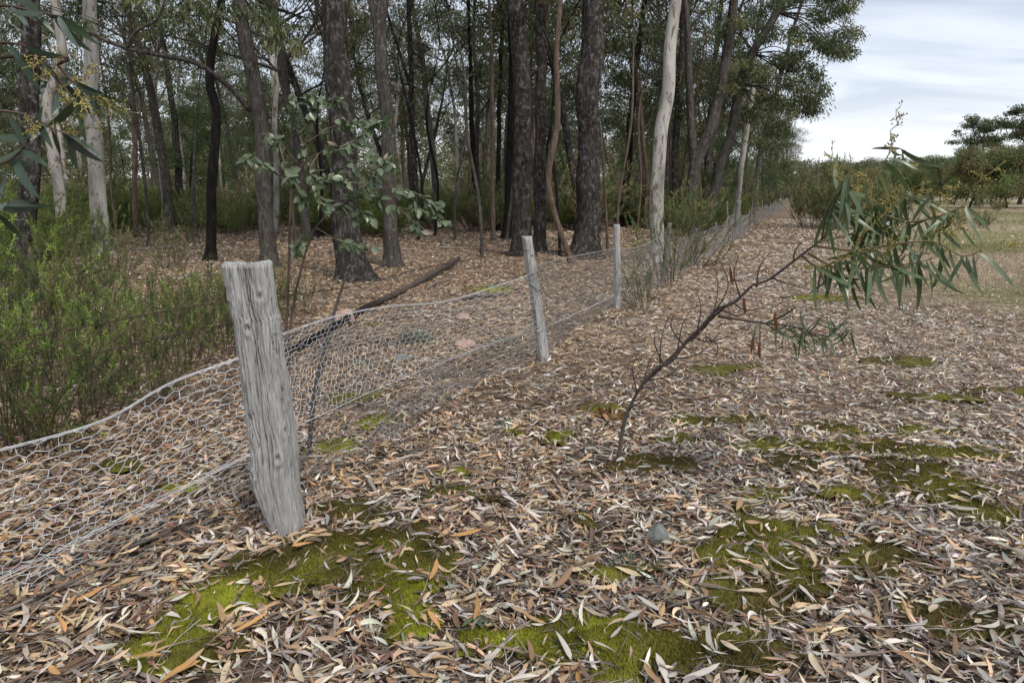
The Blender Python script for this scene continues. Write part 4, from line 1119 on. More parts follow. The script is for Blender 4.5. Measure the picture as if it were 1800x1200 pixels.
# ------------------------------------------------------------------ single leaves used as parts
def leaf_mesh(name, L, W, seg, sickle, curl, fold, col, col2, mat, twist=0.0, widest=.8):
    """one leaf along +X from its stalk, 3 verts across; back of the blade is -Z"""
    t = np.linspace(0, 1, seg + 1)
    prof = np.sin(np.pi * t ** widest) ** (.5 if L / W > 5 else .8); prof[0] = .07; prof[-1] = .03
    V, Cc = [], []
    for i, q in enumerate(t):
        for s in (-1, 0, 1):
            tw = twist * (q - .3)
            yy = W * .5 * prof[i] * s; zz = fold * W * abs(s) * prof[i]
            V.append((q * L * (1 - .25 * sickle * sickle), sickle * L * (q * q) * .8 + yy * math.cos(tw) - zz * math.sin(tw), -curl * L * q * q + yy * math.sin(tw) + zz * math.cos(tw)))
            Cc.append(np.array(col) * (1 - q) + np.array(col2) * q if s else np.array(col) * 1.18)
    F = [(i * 3 + j, i * 3 + j + 1, i * 3 + 4 + j, i * 3 + 3 + j) for i in range(seg) for j in (0, 1)]
    mb = MB(); mb.add(V, F, np.array(Cc)); return mb.mesh(name, mat)
def orient(o_, pos, d, n, s=1.0):
    d = norm(np.array(d, float)); n = np.array(n, float); n = norm(n - d * n.dot(d)); y = np.cross(n, d)
    Mx = Matrix(((d[0] * s, y[0] * s, n[0] * s, pos[0]), (d[1] * s, y[1] * s, n[1] * s, pos[1]), (d[2] * s, y[2] * s, n[2] * s, pos[2]), (0, 0, 0, 1)))
    o_.matrix_local = Mx

# ------------------------------------------------------------------ young blue-green gum sapling
SY = 6.0
sb = at(498, 660, SY); sb[2] = gz(sb[0], sb[1])
sap = thing('gum_sapling', sb, 'young gum sapling with rounded blue-green leaves before the black-barked gum', 'sapling')
def sp(x, y, dy=0): return at(x, y, SY + dy) - sb
mb = MB()
def stem(path, r0, r1, col=(.10, .07, .055)):
    P = smooth_path(path, 26); tube(mb, P, np.linspace(r0, r1, 26), 6, col); return P
BR = []
main = stem([np.array([0, 0, -.05]), sp(504, 560), sp(508, 470), sp(513, 330), sp(535, 260), sp(548, 200), sp(545, 165)], .014, .004); BR.append((main[12:], 1.0))
m2 = stem([np.array([.04, .02, -.05]), sp(512, 560), sp(530, 470), sp(555, 400), sp(600, 362), sp(645, 330), sp(668, 290)], .012, .004); BR.append((m2[10:], 1.0))
for path in [[(513,330,0),(480,300,.1),(450,285,.15),(424,275,.2)], [(525,290,0),(490,250,-.1),(468,238,-.1)], [(520,300,0),(560,270,-.2),(610,255,-.3),(650,225,-.3),(682,210,-.3)],
             [(540,250,0),(580,225,.15),(620,215,.2),(655,215,.2)], [(513,340,0),(550,320,-.25),(590,310,-.35),(620,325,-.4)], [(600,362,0),(650,345,.1),(700,365,.15),(750,372,.2),(795,395,.2)],
             [(650,335,0),(690,330,-.1),(730,340,-.15),(770,360,-.15)], [(540,430,0),(545,425,-.2),(525,430,-.3),(520,440,-.3)], [(555,400,0),(590,420,-.2),(620,430,-.3),(655,435,-.35)],
             [(700,365,.15),(725,390,.1),(745,410,.1)], [(535,260,0),(520,220,.1),(508,175,.1)], [(545,200,0),(575,175,-.1),(600,180,-.1)], [(590,310,-.35),(625,290,-.4),(660,275,-.4),(690,290,-.4)],
             [(600,362,0),(620,385,-.15),(640,370,-.2),(655,385,-.2)], [(560,270,-.2),(545,300,-.4),(560,340,-.45),(575,370,-.45)], [(490,250,-.1),(500,285,-.3),(520,330,-.35),(535,355,-.35)]]:
    BR.append((stem([sp(*p) for p in path], .006, .0022, (.13, .09, .065)), 1.0))
obj('stem', mb.mesh('stem', M['twig']), sap)
SL = [leaf_mesh('leaf', .105, .056, 5, .12, .18, .10, (0.106, 0.145, 0.072), (0.117, 0.158, 0.081), M['gloss_leaf'], .3),
      leaf_mesh('leaf', .095, .062, 5, -.1, .10, .14, (0.136, 0.181, 0.100), (0.150, 0.193, 0.109), M['gloss_leaf'], -.3),
      leaf_mesh('leaf', .115, .050, 6, .2, .25, .06, (0.081, 0.116, 0.049), (0.099, 0.134, 0.057), M['gloss_leaf'], .2),
      leaf_mesh('leaf', .085, .055, 5, 0, .30, .12, (0.175, 0.216, 0.128), (0.175, 0.210, 0.128), M['gloss_leaf'], .5)]
SDRY = leaf_mesh('leaf', .09, .045, 5, .3, .35, .3, (.30, .24, .19), (.36, .29, .23), M['dry_leaf'], .7)
nl = 0
for P, dens in BR:
    ln = np.linalg.norm(np.diff(P, axis=0), axis=1).sum()
    m = int(ln / .021) + 4
    for q in range(m):
        s = R.uniform(.22, 1) ** .8 * (len(P) - 1); i = min(int(s), len(P) - 2); p = P[i] + (P[i + 1] - P[i]) * (s - i)
        d = norm(norm(P[i + 1] - P[i]) * .4 + R.normal(0, .75, 3) + np.array([0, 0, -.55]))
        o_ = obj('leaf', SL[int(R.integers(0, 4))] if R.random() > .04 else SDRY, sap)
        orient(o_, p, d, R.normal(0, .7, 3) + np.array([0, -.5, .8]), R.uniform(.6, 1.15)); nl += 1
print('sapling leaves', nl)

# ------------------------------------------------------------------ phyllodes, flower sprays
def phyl(L, W, sk, cu, col, tw=.3): return leaf_mesh('leaf', L, W, 8, sk, cu, .05, col, tuple(np.array(col) * 1.1), M['gloss_leaf'], tw, .85)
PH = [phyl(.215, .0195, .25, .10, (.085, .125, .042)), phyl(.195, .0215, -.3, .15, (.10, .145, .055), -.4), phyl(.23, .017, .4, .05, (.07, .108, .036), .6),
      phyl(.18, .0195, -.15, .2, (.12, .165, .09), .8), phyl(.20, .022, .35, .12, (.095, .13, .05), -.7), phyl(.15, .0145, .2, .1, (.15, .19, .125), .4)]
PHR = [phyl(.12, .02, .2, .1, (.19, .062, .032)), phyl(.10, .022, -.3, .2, (.15, .052, .03))]
def flower_spray(seed, L):
    rg = np.random.default_rng(seed); mb = MB()
    P = smooth_path(np.cumsum(np.vstack([[0, 0, 0], rg.normal(0, .12, (5, 3)) * L * .4 + [L / 5, 0, 0]]), 0), 16)
    cl_ = np.array([.33, .28, .10])
    tube(mb, P, .0013, 4, cl_ * .8)
    for q in range(9):
        p = P[int(rg.integers(2, 15))]; d = norm(rg.normal(0, 1, 3) + [.6, 0, 0]); e = p + d * L * rg.uniform(.12, .3)
        tube(mb, [p, (p + e) / 2 + rg.normal(0, .004, 3), e], .0009, 3, cl_, cap=False)
        for w_ in np.linspace(.25, 1, 6):
            c = p + (e - p) * w_ + rg.normal(0, .003, 3); r_ = rg.uniform(.0022, .0038)
            V = c + np.array([[1,0,0],[-1,0,0],[0,1,0],[0,-1,0],[0,0,1],[0,0,-1]]) * r_
            mb.add(V, [(0,2,4),(2,1,4),(1,3,4),(3,0,4),(2,0,5),(1,2,5),(3,1,5),(0,3,5)], cl_ * rg.uniform(.7, 1.35))
    return mb.mesh('flower_spray', M['twig'])
FS = [flower_spray(900 + q, .10 + .02 * q) for q in range(4)]

# ------------------------------------------------------------------ leaning golden wattle over the track
wb = ground(1086, 812); wb[2] = gz(wb[0], wb[1])
wat = thing('wattle_sapling', wb, 'leaning wattle sapling with long sickle leaves arching over the track', 'sapling')
wb0 = np.array(wb)
def wp(x, y, Y): return at(x, y, Y) - wb0
YB = wb[1]
mb = MB()
def wstem(pts, r0, r1, col=(.085, .065, .055), k=8, n=30):
    P = smooth_path(pts, n); tube(mb, P, np.linspace(r0, r1, n), k, np.array(col), disp=bark_disp(int(r0 * 9e4) % 97, .1, 3)); return P
trunk = wstem([np.array([0, 0, -.04]), wp(1092, 770, YB), wp(1102, 728, YB - .02), wp(1125, 682, YB - .08), wp(1152, 650, YB - .14), wp(1180, 634, YB - .2), wp(1206, 600, YB - .26), wp(1230, 577, YB - .32), wp(1262, 543, YB - .4), wp(1290, 532, YB - .48), wp(1322, 502, YB - .55), wp(1350, 492, YB - .62), wp(1400, 455, YB - .74), wp(1445, 420, YB - .85)], .0108, .0045, (.11, .092, .08), k=10, n=70)
second = wstem([wp(1128, 676, YB - .08), wp(1190, 618, YB - .17), wp(1240, 570, YB - .28), wp(1285, 530, YB - .42)], .009, .006)
low = wstem([wp(1262, 556, YB - .4), wp(1300, 562, YB - .45), wp(1345, 568, YB - .5), wp(1400, 575, YB - .55), wp(1450, 590, YB - .6), wp(1500, 580, YB - .62)], .006, .002)
low2 = wstem([wp(1345, 568, YB - .5), wp(1380, 590, YB - .5), wp(1410, 585, YB - .52), wp(1440, 560, YB - .5), wp(1465, 545, YB - .48)], .003, .0014, n=20)
low3 = wstem([wp(1400, 575, YB - .55), wp(1425, 590, YB - .6), wp(1455, 585, YB - .68), wp(1490, 560, YB - .7)], .003, .0014, n=20)
obj('trunk', mb.mesh('trunk', M['twig']), wat)
mb = MB()
for pts in [[(1128,685),(1140,640),(1165,600)], [(1160,650),(1162,600),(1172,560)], [(1190,620),(1200,570),(1215,545)], [(1215,600),(1250,560),(1262,500),(1250,455)], [(1250,560),(1280,500),(1255,440)],
            [(1105,720),(1150,690),(1215,660)], [(1240,590),(1262,610),(1250,640)], [(1270,545),(1300,555),(1320,540)], [(1180,632),(1230,620),(1270,580)], [(1395,457),(1398,440),(1410,425)], [(1200,605),(1180,575),(1185,550)], [(1140,668),(1175,660),(1200,640),(1238,634)], [(1165,640),(1150,600),(1155,572)], [(1225,585),(1232,540),(1222,505)], [(1290,532),(1310,545),(1345,540)], [(1300,520),(1290,480),(1298,450)], [(1330,505),(1335,470),(1352,445)], [(1355,488),(1390,500),(1420,505)], [(1120,690),(1112,650),(1120,620)], [(1215,592),(1245,600),(1285,590)]]:
    tube(mb, smooth_path([wp(x, y, YB - .1 - (x - 1100) / 420 + random.uniform(-.05, .05)) for x, y in pts], 14), np.linspace(.0042, .0013, 14), 4, (.07, .05, .045))
    obj('dead_twig', mb.mesh('dead_twig', M['twig']), wat); mb = MB()
YH = YB - .85
HB = []
mb = MB()
for pts in [[(1445,420),(1480,380),(1510,340),(1545,300),(1570,262),(1592,265)], [(1440,425),(1500,410),(1560,380),(1610,350),(1640,345)], [(1430,432),(1500,440),(1570,430),(1640,425),(1690,450),(1725,440)],
            [(1420,445),(1470,470),(1530,470),(1590,465),(1640,455)], [(1480,380),(1520,365),(1560,340),(1590,320)], [(1500,410),(1540,440),(1580,450),(1620,440)], [(1445,420),(1455,370),(1480,330),(1490,300)],
            [(1560,380),(1600,390),(1650,380),(1700,360)], [(1500,440),(1530,400),(1570,360),(1600,335)], [(1410,450),(1440,470),(1475,455),(1510,430)], [(1470,400),(1500,370),(1530,380),(1570,400)]]:
    off = random.uniform(-.22, .22)
    P = smooth_path([wp(x, y, YH + off * q / 3) for q, (x, y) in enumerate(pts)], 26)
    tube(mb, P, np.linspace(.0055, .0014, 26), 5, (.16, .12, .06)); HB.append(P)
obj('branch', mb.mesh('branch', M['twig']), wat)
def hang(parent, P, count, meshes, lo=.15, droop=1.2, sc=(.75, 1.15), spread=.55, along=.5):
    for q in range(count):
        s = (lo + (1 - lo) * (q + R.random()) / count) * (len(P) - 1); i = min(int(s), len(P) - 2); p = P[i] + (P[i + 1] - P[i]) * (s - i)
        d = norm(norm(P[i + 1] - P[i]) * along + R.normal(0, spread, 3) + np.array([0, 0, -droop * R.uniform(.3, 1.3)]))
        o_ = obj('leaf', meshes[int(R.integers(0, len(meshes)))], parent)
        orient(o_, p, d, R.normal(0, .6, 3) + np.array([0, -.9, .3]), R.uniform(*sc))
for q, P in enumerate(HB):
    hang(wat, P, 20 if q else 13, PH, .2, 1.7, (.65, 1.0), .55, .4)
    for _ in range(3):
        i = int(R.integers(8, 25)); o_ = obj('flower_spray', FS[int(R.integers(0, 4))], wat)
        orient(o_, P[i], norm(P[min(25, i + 1)] - P[i - 1]) * .5 + R.normal(0, .4, 3) + np.array([0, 0, .6]), R.normal(0, 1, 3), R.uniform(.8, 1.3))
o_ = obj('leaf', phyl(.11, .013, .1, .02, (.045, .03, .04)), wat); orient(o_, HB[0][23], wp(1516, 256, YH) - HB[0][23], (0, -1, .3), 1.0)
hang(wat, low2, 14, PH[:3], .2, 1.2, (.4, .65), .6, .3); hang(wat, low3, 12, PH[:3], .2, 1.2, (.4, .65), .6, .3)
hang(wat, low, 26, PH[:3] + [PH[5]], .3, 1.0, (.45, .75), .8, .3)
for x, y in [(1283, 468), (1307, 520), (1362, 548), (1325, 590), (1335, 600)]:
    o_ = obj('dead_leaf', PHR[int(R.integers(0, 2))], wat); yq = YB - .1 - (x - 1100) / 420
    orient(o_, wp(x, y, yq), (R.normal(0, .1), 0, -1), (R.normal(0, .5), -1, 0), .75)
# hairline stalks for those dead leaves
mb = MB()
for (x, y), (x2, y2) in [((1283, 468), (1290, 530)), ((1307, 520), (1310, 520)), ((1362, 548), (1360, 569)), ((1325, 590), (1322, 565)), ((1335, 600), (1336, 567))]:
    yq = YB - .1 - (x - 1100) / 420
    tube(mb, [wp(x, y, yq), wp((x + x2) / 2 + 3, (y + y2) / 2 - 4, yq), wp(x2, y2, YB - .45)], .0009, 3, (.08, .05, .04), cap=False)
obj('leaf_stalk', mb.mesh('leaf_stalk', M['twig']), wat)

# ------------------------------------------------------------------ wattle whose spray hangs in at the left edge
vb = np.array([-2.75, 2.75, 0.0]); vb[2] = gz(vb[0], vb[1])
vat = thing('wattle_tree', vb, 'wattle with broad sickle leaves and yellow flower sprays hanging over the shrubs', 'tree')
def vp(x, y, Y): return at(x, y, Y) - vb
mb = MB()
bole = smooth_path([np.array([0, 0, -.05]), np.array([.05, 0, .8]), np.array([-.02, -.05, 1.5]), np.array([.1, -.1, 2.3]), np.array([.05, -.1, 3.2])], 50)
tube(mb, bole, np.linspace(.045, .02, 50), 14, (.07, .055, .048), disp=bark_disp(71, .1))
obj('trunk', mb.mesh('trunk', M['ironbark']), vat)
mb = MB(); VBR = []
YV = 2.5
for pts in [[(-260,60),(-120,90),(0,75),(60,90),(110,150),(140,190)], [(-260,130),(-100,150),(-20,190),(40,200),(90,225),(130,240)], [(-200,330),(-80,300),(0,290),(35,265),(60,230)], [(-200,400),(-80,380),(-10,370),(20,350)],
            [(60,90),(95,110),(135,150),(165,165)], [(-100,20),(0,10),(60,20),(110,30)]]:
    P = smooth_path([vp(x, y, YV + .25 * (x < -100)) for x, y in pts], 24)
    P[0] = bole[min(49, max(0, int(np.argmin(np.abs(bole[:, 2] - P[0, 2])))))]
    P = smooth_path(P[[0, 4, 9, 14, 19, 23]], 24)
    tube(mb, P, np.linspace(.007, .0016, 24), 5, (.09, .06, .05)); VBR.append(P)
obj('branch', mb.mesh('branch', M['twig']), vat)
VPH = [phyl(.17, .034, .3, .15, (.055, .085, .055), .5), phyl(.15, .030, -.3, .1, (.045, .072, .036), -.5), phyl(.16, .028, .25, .2, (.085, .12, .095), .6)]
for P in VBR:
    hang(vat, P, 9, VPH, .4, .7, (.7, 1.05), .6, .6)
for q, P in enumerate(VBR[:2] + VBR[4:5]):
    for _ in range(7):
        i = int(R.integers(14, 24)); o_ = obj('flower_spray', FS[int(R.integers(0, 4))], vat)
        orient(o_, P[i], R.normal(0, .5, 3) + np.array([.5, 0, -.1]), R.normal(0, 1, 3), R.uniform(.8, 1.2))

# ------------------------------------------------------------------ fallen pole, leaning stick, sticks, bark
def lying(pts, dz=0.0):
    P = []
    for x, y in pts:
        p = ground(x, y); p[2] = gz(p[0], p[1]) + dz; P.append(p)
    return P
def stick_obj(name, pts3, r0, r1, col, label, cat, group=None, mat='twig', k=8, n=24, seed=1, tipcol=None):
    P = smooth_path(pts3, n); b = P[0].copy()
    mb = MB(); tube(mb, P - b, np.linspace(r0, r1, n), k, None, disp=bark_disp(seed, .25, 2.5, 6))
    nv = len(mb.V[-1]); c = np.array(col)
    if tipcol is not None:
        f_ = np.clip((np.repeat(np.linspace(0, 1, n), k) - .5) * 6, 0, 1)[:, None]; f_ = np.vstack([f_, [[0]], [[1]]]); mb.C[-1] = c * (1 - f_) + np.array(tipcol) * f_
    else: mb.C[-1] = np.tile(c, (nv, 1))
    o_ = obj(name, mb.mesh(name, M[mat]), None, b); return tag(o_, label, cat, group)
P = lying([(490, 636), (560, 596), (640, 553), (720, 511), (806, 466)], .06)
P[-1][2] += .08
stick_obj('fallen_pole', P, .03, .05, (.014, .012, .011), 'long fallen pole, charred black at its thin end and grey-brown at the other', 'log', tipcol=(.075, .06, .051), k=14, n=60, seed=31)
b = ground(541, 803); b[2] = gz(b[0], b[1]) - .03
stick_obj('leaning_stick', [b, at(552, 700, b[1]), at(572, 610, b[1] + .05), at(590, 540, b[1] + .08), at(610, 478, b[1] + .1)], .014, .006, (.085, .08, .078), 'thin dark dead stem standing upright behind the netting', 'stick', seed=33, k=10, n=40)
STICKS = [([(697,803),(740,792),(789,786),(853,794)], .009, .004, (.075,.066,.06), 'dark curved branchlet lying on the leaves near the foot of the netting'),
          ([(742,903),(800,876),(850,855),(912,824)], .011, .004, (.22,.20,.185), 'grey crooked branch lying on the moss beyond the curled bark'),
          ([(917,825),(945,850),(980,882)], .005, .003, (.16,.125,.10), 'straight brown twig crossing the tip of the grey crooked branch'),
          ([(530,856),(570,838),(613,815)], .014, .006, (.25,.235,.225), 'grey stick just right of the thick post'),
          ([(527,949),(560,920),(590,900),(622,892)], .008, .004, (.27,.22,.18), 'pale curved bark strip springing from the foot of the thick post'),
          ([(560,1063),(615,1035),(640,1010),(664,986)], .005, .003, (.22,.19,.165), 'thin forked twig lying over the long green moss patch'),
          ([(255,1088),(268,1115),(287,1147)], .007, .004, (.15,.095,.075), 'short reddish-brown stick on the leaves left of the moss'),
          ([(1226,1046),(1245,1005),(1266,962)], .007, .004, (.36,.34,.32), 'short pale bleached stick on the mixed litter'),
          ([(1688,822),(1735,870),(1792,935)], .010, .006, (.22,.19,.165), 'long straight grey stick at the edge of the olive moss'),
          ([(1505,935),(1600,930),(1722,932)], .009, .004, (.21,.175,.15), 'long low stick lying across the grey litter'),
          ([(1545,915),(1580,895),(1640,905)], .008, .004, (.2,.18,.165), 'grey forked stick on the litter above the long low one'),
          ([(1000,1012),(1035,990),(1067,962)], .006, .002, (.30,.23,.18), 'peeled bark strip on the litter beside the grey stone'),
          ([(1130,925),(1090,918),(1040,945),(1000,968)], .006, .003, (.2,.17,.15), 'thin stick ending against the grey stone'),
          ([(780,912),(850,914),(945,920)], .007, .002, (.26,.19,.16), 'pinkish bark ribbon lying across the small moss'),
          ([(785,920),(850,922),(905,915)], .004, .002, (.24,.175,.15), 'narrow bark ribbon lying beside the wider one'),
          ([(605,893),(650,892),(712,888)], .008, .003, (.12,.11,.105), 'dark grey bark roll at the edge of the bright moss'),
          ([(1155,770),(1200,735),(1240,705)], .005, .002, (.27,.25,.23), 'thin grey twig beside the foot of the leaning wattle'),
          ([(1720,1010),(1760,1040),(1800,1060)], .009, .006, (.2,.165,.14), 'brown stick on the dark litter beside a pale leaf'),
          ([(1460,1080),(1520,1120),(1570,1190)], .010, .006, (.17,.14,.12), 'brown bark length across the bare dark soil')]
for q, (pts, r0, r1, c, lab) in enumerate(STICKS):
    stick_obj('bark_strip' if 'bark' in lab else 'stick', lying(pts, .022), r0, r1, c, lab, 'bark' if 'bark' in lab else 'stick', seed=50 + q)
bl, bg_ = 'grey-brown stick in the pile along the foot of the slumped netting', 'sticks piled under the slumped netting'
for q in range(22):
    x0 = random.uniform(-40, 330); x1 = x0 + random.uniform(90, 240); y0 = 1075 - x0 * .44 + random.gauss(5, 22); y1 = 1075 - x1 * .44 + random.gauss(5, 14)
    xm = (x0 + x1) / 2
    stick_obj('stick', lying([(x0, y0), (xm, (y0 + y1) / 2 + random.uniform(-8, 8)), (min(x1, 470), y1)], random.uniform(.02, .055)), random.uniform(.004, .010), random.uniform(.002, .005),
              np.array([.17, .145, .125]) * random.uniform(.6, 1.35), bl, 'stick', bg_, seed=80 + q, k=6, n=14)
for q, (pts, r) in enumerate([([(380, 470), (410, 465), (440, 472)], .02), ([(700, 480), (760, 470)], .02), ([(240, 440), (330, 432)], .04), ([(1000, 690), (1080, 675), (1130, 660)], .008), ([(1240, 560), (1270, 545)], .006),
                              ([(1290, 495), (1370, 488), (1400, 492)], .02), ([(1180, 575), (1120, 548), (1040, 545)], .006)]):
    if len(pts) == 2: pts = [pts[0], ((pts[0][0] + pts[1][0]) / 2, (pts[0][1] + pts[1][1]) / 2 + 2), pts[1]]
    stick_obj('stick', lying(pts, r + .01), r, r * .6, (.2, .17, .15), ['weathered stick on the wood floor beside the slender dark gum', 'small stick on the wood floor beyond the fallen pole', 'fallen limb on the floor of the shrubby clearing',
              'thin stick on the litter between the tilted post and the leaning wattle', 'short twig on the litter under the leaning wattle', 'pale fallen branch lying across the track', 'thin bare branchlet lying by the second netting span'][q], 'stick', seed=120 + q)

for q in range(26):
    yq = random.uniform(9.5, 24); xq = random.uniform(-.78 * yq, float(fence_x(yq)) - 1.2); aq = random.uniform(0, 6.28); Lq = random.uniform(.5, 1.9); rq = random.uniform(.012, .035)
    pq = [np.array([xq + math.cos(aq) * Lq * t_ + random.gauss(0, .06), yq + math.sin(aq) * Lq * t_ + random.gauss(0, .06), 0]) for t_ in (-.5, -.1, .2, .5)]
    for v_ in pq: v_[2] = float(gz(v_[0], v_[1])) + rq + .015
    stick_obj('stick', pq, rq, rq * .4, np.array([.16, .135, .115]) * random.uniform(.5, 1.6), 'dead branch lying on the leaf-strewn floor of the wood', 'stick', 'dead branches on the wood floor', seed=200 + q, k=7, n=16)
# flakes and ribbons of shed bark
mb = MB(); n = 2400
yq = 1.1 + R.random(n) ** 1.3 * 13; xq = (R.random(n) * 2 - 1) * (.82 * yq + .3)
Lq = R.uniform(.04, .34, n); Wq = R.uniform(.005, .024, n)
mb.add(*leaf_strips(np.stack([xq, yq, gz(xq, yq) + R.uniform(.012, .035, n)], 1), R.uniform(0, 6.28, n), R.normal(0, .06, n), R.normal(0, .3, n), Lq, Wq, R.normal(0, .05, n), R.normal(0, .03, n), R.normal(.2, .3, n),
        np.array([[.17, .12, .095], [.24, .18, .145], [.33, .29, .255], [.12, .095, .08]])[R.integers(0, 4, n)] * R.uniform(.7, 1.25, (n, 1)), 4, 3))
o = obj('bark_flakes', mb.mesh('bark_flakes', M['dry_leaf']))
o['kind'] = 'stuff'; o['label'] = 'shed flakes and ribbons of bark among the fallen leaves'; o['category'] = 'bark'

# ------------------------------------------------------------------ stones and lichen clumps
def stone(name, px, py, w, d, h, mat, label, seed, cat='stone'):
    p = ground(px, py); p[2] = gz(p[0], p[1])
    nu, nv = 28, 16
    a = np.linspace(0, 2 * math.pi, nu, endpoint=False); b = np.linspace(-.5 * math.pi, .5 * math.pi, nv)
    A, B = np.meshgrid(a, b)
    D = np.stack([np.cos(A) * np.cos(B), np.sin(A) * np.cos(B), np.sin(B)], -1)
    rr = .75 + .5 * fbm(D[..., 0] * 1.3 + 9, D[..., 1] * 1.3 + 9, D[..., 2] * 1.3 + 9, seed, 2) + .12 * fbm(D[..., 0] * 5 + 9, D[..., 1] * 5 + 9, D[..., 2] * 5 + 9, seed + 2, 2)
    # faceting: clip by a few random planes
    rg = np.random.default_rng(seed)
    for _ in range(9):
        n_ = norm(rg.normal(0, 1, 3)); k = rg.uniform(.72, .95); dd = np.maximum(D @ n_, 1e-3); rr = np.minimum(rr, np.where(D @ n_ > .1, k / dd, 9))
    V = D * rr[..., None] * np.array([w / 2, d / 2, h * .62]) + np.array([0, 0, h * .22])
    i = np.arange(nv - 1)[:, None] * nu; j = np.arange(nu)[None]
    mb = MB(); mb.add(V.reshape(-1, 3), np.stack([i + j, i + (j + 1) % nu, i + nu + (j + 1) % nu, i + nu + j], -1).reshape(-1, 4))
    o_ = obj(name, mb.mesh(name, M[mat], False), None, p); o_.rotation_euler = (0, 0, seed); return tag(o_, label, cat)
stone('stone', 602, 566, .26, .22, .19, 'pinkrock', 'upright pink stone beside the fallen pole', 3)
stone('stone', 815, 564, .30, .2, .10, 'pinkrock', 'low pinkish stone on the wood floor beyond the netting', 5)
stone('stone', 818, 610, .22, .16, .10, 'pinkrock', 'small flat pale stone just behind the netting', 7)
stone('stone', 708, 630, .22, .16, .07, 'greyrock', 'flat grey stone behind the middle of the netting', 9)
stone('stone', 1158, 945, .15, .12, .09, 'greyrock', 'lichened grey stone half buried among pale leaves on the track', 11)
stone('stone', 400, 385, .5, .4, .55, 'greyrock', 'old grey stump-like stone on the wood floor behind the thin black trunk', 13)
def lichen(px, py, w, h, label, seed):
    p = ground(px, py); p[2] = gz(p[0], p[1])
    rg = np.random.default_rng(seed); mb = MB()
    for q in range(130):
        b = np.array([rg.normal(0, w * .22), rg.normal(0, w * .2), 0]); d = norm(np.array([b[0] * 3 / w, b[1] * 3 / w, 1.0]) + rg.normal(0, .35, 3))
        L = h * rg.uniform(.4, 1.05); P = [b]
        for _ in range(4): d = norm(d + rg.normal(0, .45, 3)); P.append(P[-1] + d * L / 4)
        tube(mb, P, np.linspace(.005, .0025, 5), 4, np.array([.20, .225, .175]) * rg.uniform(.65, 1.25), cap=False)
    o_ = obj('lichen_clump', mb.mesh('lichen_clump', M['moss']), None, p); return tag(o_, label, 'lichen')
lichen(730, 598, .24, .2, 'tall tuft of grey-green lichen behind the netting', 1)
lichen(640, 640, .2, .09, 'low round grey-green lichen clump behind the netting', 2)
lichen(865, 508, .34, .08, 'flat grey lichen mat on the wood floor near the tilted post', 3)
lichen(890, 598, .3, .07, 'flat lichen mat at the foot of the tilted post', 4)
lichen(885, 738, .12, .05, 'tiny pale lichen tuft on the open litter', 5)
lichen(1095, 985, .14, .04, 'small greyish lichen tuft beside the grey stone', 6)

# dead brown leaf cluster at the foot of the wattle
p = ground(1072, 742); p[2] = gz(p[0], p[1])
dc = thing('dead_leaf_cluster', p, 'standing cluster of curled orange-brown dead leaves behind the leaning wattle', 'dead leaves')
DL = [leaf_mesh('leaf', .13, .04, 6, .2, .25, .3, (.22, .12, .05), (.30, .18, .085), M['dry_leaf'], .5), leaf_mesh('leaf', .11, .045, 6, -.2, -.2, .25, (.30, .19, .10), (.35, .23, .13), M['dry_leaf'], -.5)]
for q in range(26):
    o_ = obj('leaf', DL[q % 2], dc); orient(o_, (R.normal(0, .03), R.normal(0, .02), R.uniform(.0, .03)), np.r_[R.normal(0, .6, 2), R.uniform(.2, 1.1)], np.r_[R.normal(0, 1, 2), .4], R.uniform(.6, 1.1))
# fresh green sprig on the ground
p = ground(832, 1105); p[2] = gz(p[0], p[1]) + .03
sg = thing('leaf_sprig', p, 'fresh green sprig of four small leaves lying on dry litter', 'sprig')
GS = leaf_mesh('leaf', .062, .018, 5, .1, .12, .1, (.085, .125, .06), (.095, .135, .075), M['gloss_leaf'], .1)
for a in (.15, -.5, -1.0, 2.6 + 1.4):
    o_ = obj('leaf', GS, sg); orient(o_, (0, 0, .006), (math.cos(a), math.sin(a), .1), (0, -.2, 1), 1.0)
mb = MB(); tube(mb, smooth_path([np.array([-.04, .02, 0]), np.zeros(3), np.array([.02, -.01, .004])], 8), .0015, 4, (.14, .1, .06)); obj('stalk', mb.mesh('stalk', M['twig']), sg)
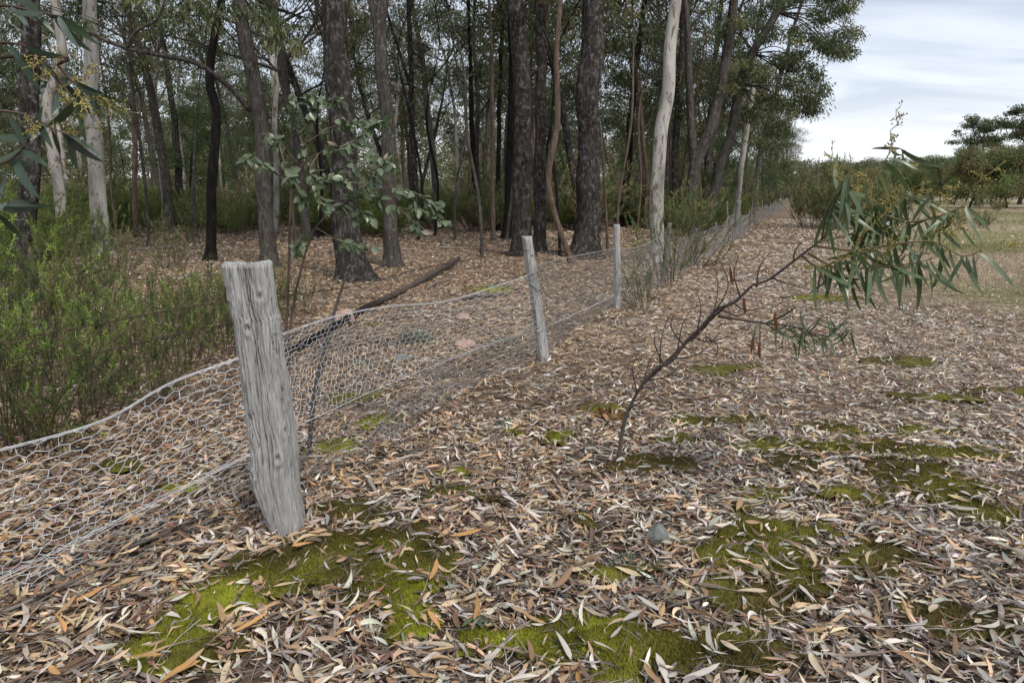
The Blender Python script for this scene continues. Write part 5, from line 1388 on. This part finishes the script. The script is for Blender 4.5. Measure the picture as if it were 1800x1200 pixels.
# leafless twiggy seedling out on the litter
p = ground(1578, 640); p[2] = gz(p[0], p[1]); mb = MB(); rg = np.random.default_rng(8)
for q in range(9):
    d = norm(np.array([rg.normal(.25, .4), rg.normal(0, .3), 1.0])); P = [np.zeros(3)]
    for _ in range(6): d = norm(d + rg.normal(0, .14, 3)); P.append(P[-1] + d * .075)
    tube(mb, P, np.linspace(.004, .0012, 7), 4, (.15, .11, .08), cap=False)
    for _ in range(4):
        k = int(rg.integers(2, 7)); e = P[k] + norm(rg.normal(0, 1, 3) + [0, 0, .8]) * .1; tube(mb, [P[k], e], .001, 3, (.15, .11, .08), cap=False)
o_ = obj('dead_seedling', mb.mesh('dead_seedling', M['twig']), None, p); tag(o_, 'leafless twiggy seedling on the grey litter below the drooping wattle leaves', 'seedling')

# ------------------------------------------------------------------ the largest loose leaves, one by one
LK = [('tan', (.42, .27, .14), (.46, .31, .17), 'long tan sickle-shaped gum leaf lying loose on the litter'),
      ('orange', (.50, .28, .11), (.47, .25, .10), 'bright orange-brown gum leaf lying loose on the litter'),
      ('grey', (.44, .40, .355), (.48, .44, .39), 'bleached grey gum leaf lying loose on the litter'),
      ('pale', (.50, .40, .28), (.53, .43, .31), 'pale straw-coloured curled gum leaf lying loose on the litter'),
      ('brown', (.23, .14, .085), (.27, .165, .10), 'dark brown gum leaf lying loose on the litter')]
LM = []
for q, (nm, c1, c2, lab) in enumerate(LK):
    LM.append([leaf_mesh('fallen_leaf', .125, .024, 6, .25, -.15, .15, c1, c2, M['dry_leaf'], .5), leaf_mesh('fallen_leaf', .11, .027, 6, -.2, .22, -.2, c1, c2, M['dry_leaf'], -.6), leaf_mesh('fallen_leaf', .14, .021, 6, .35, -.05, .25, c1, c2, M['dry_leaf'], .9)])
cnt = 0
while cnt < 250:
    px, py = rng.uniform(-20, 1820), rng.uniform(800, 1215)
    p = ground(px, py)
    if moss_m(np.array([p[0]]), np.array([p[1]]))[0] > .1 and rng.random() < .8: continue
    warm = px < 900
    k = rng.choices(range(5), [4, 3, 1.5, 3, 2] if warm else [2, 1, 4, 3, 1.5])[0]
    a = rng.uniform(0, 6.28); p[2] = gz(p[0], p[1]) + rng.uniform(.022, .04) + .04 * math.sqrt(max(0, float(moss_m(np.array([p[0]]), np.array([p[1]]))[0]) + .06))
    o_ = obj('fallen_leaf', LM[k][rng.randrange(3)]); orient(o_, p, (math.cos(a), math.sin(a), rng.uniform(-.12, .12)), (rng.gauss(0, .3), rng.gauss(0, .3), 1), rng.uniform(.7, 1.1))
    tag(o_, LK[k][3], 'leaf', LK[k][0] + ' loose leaves on the litter'); cnt += 1
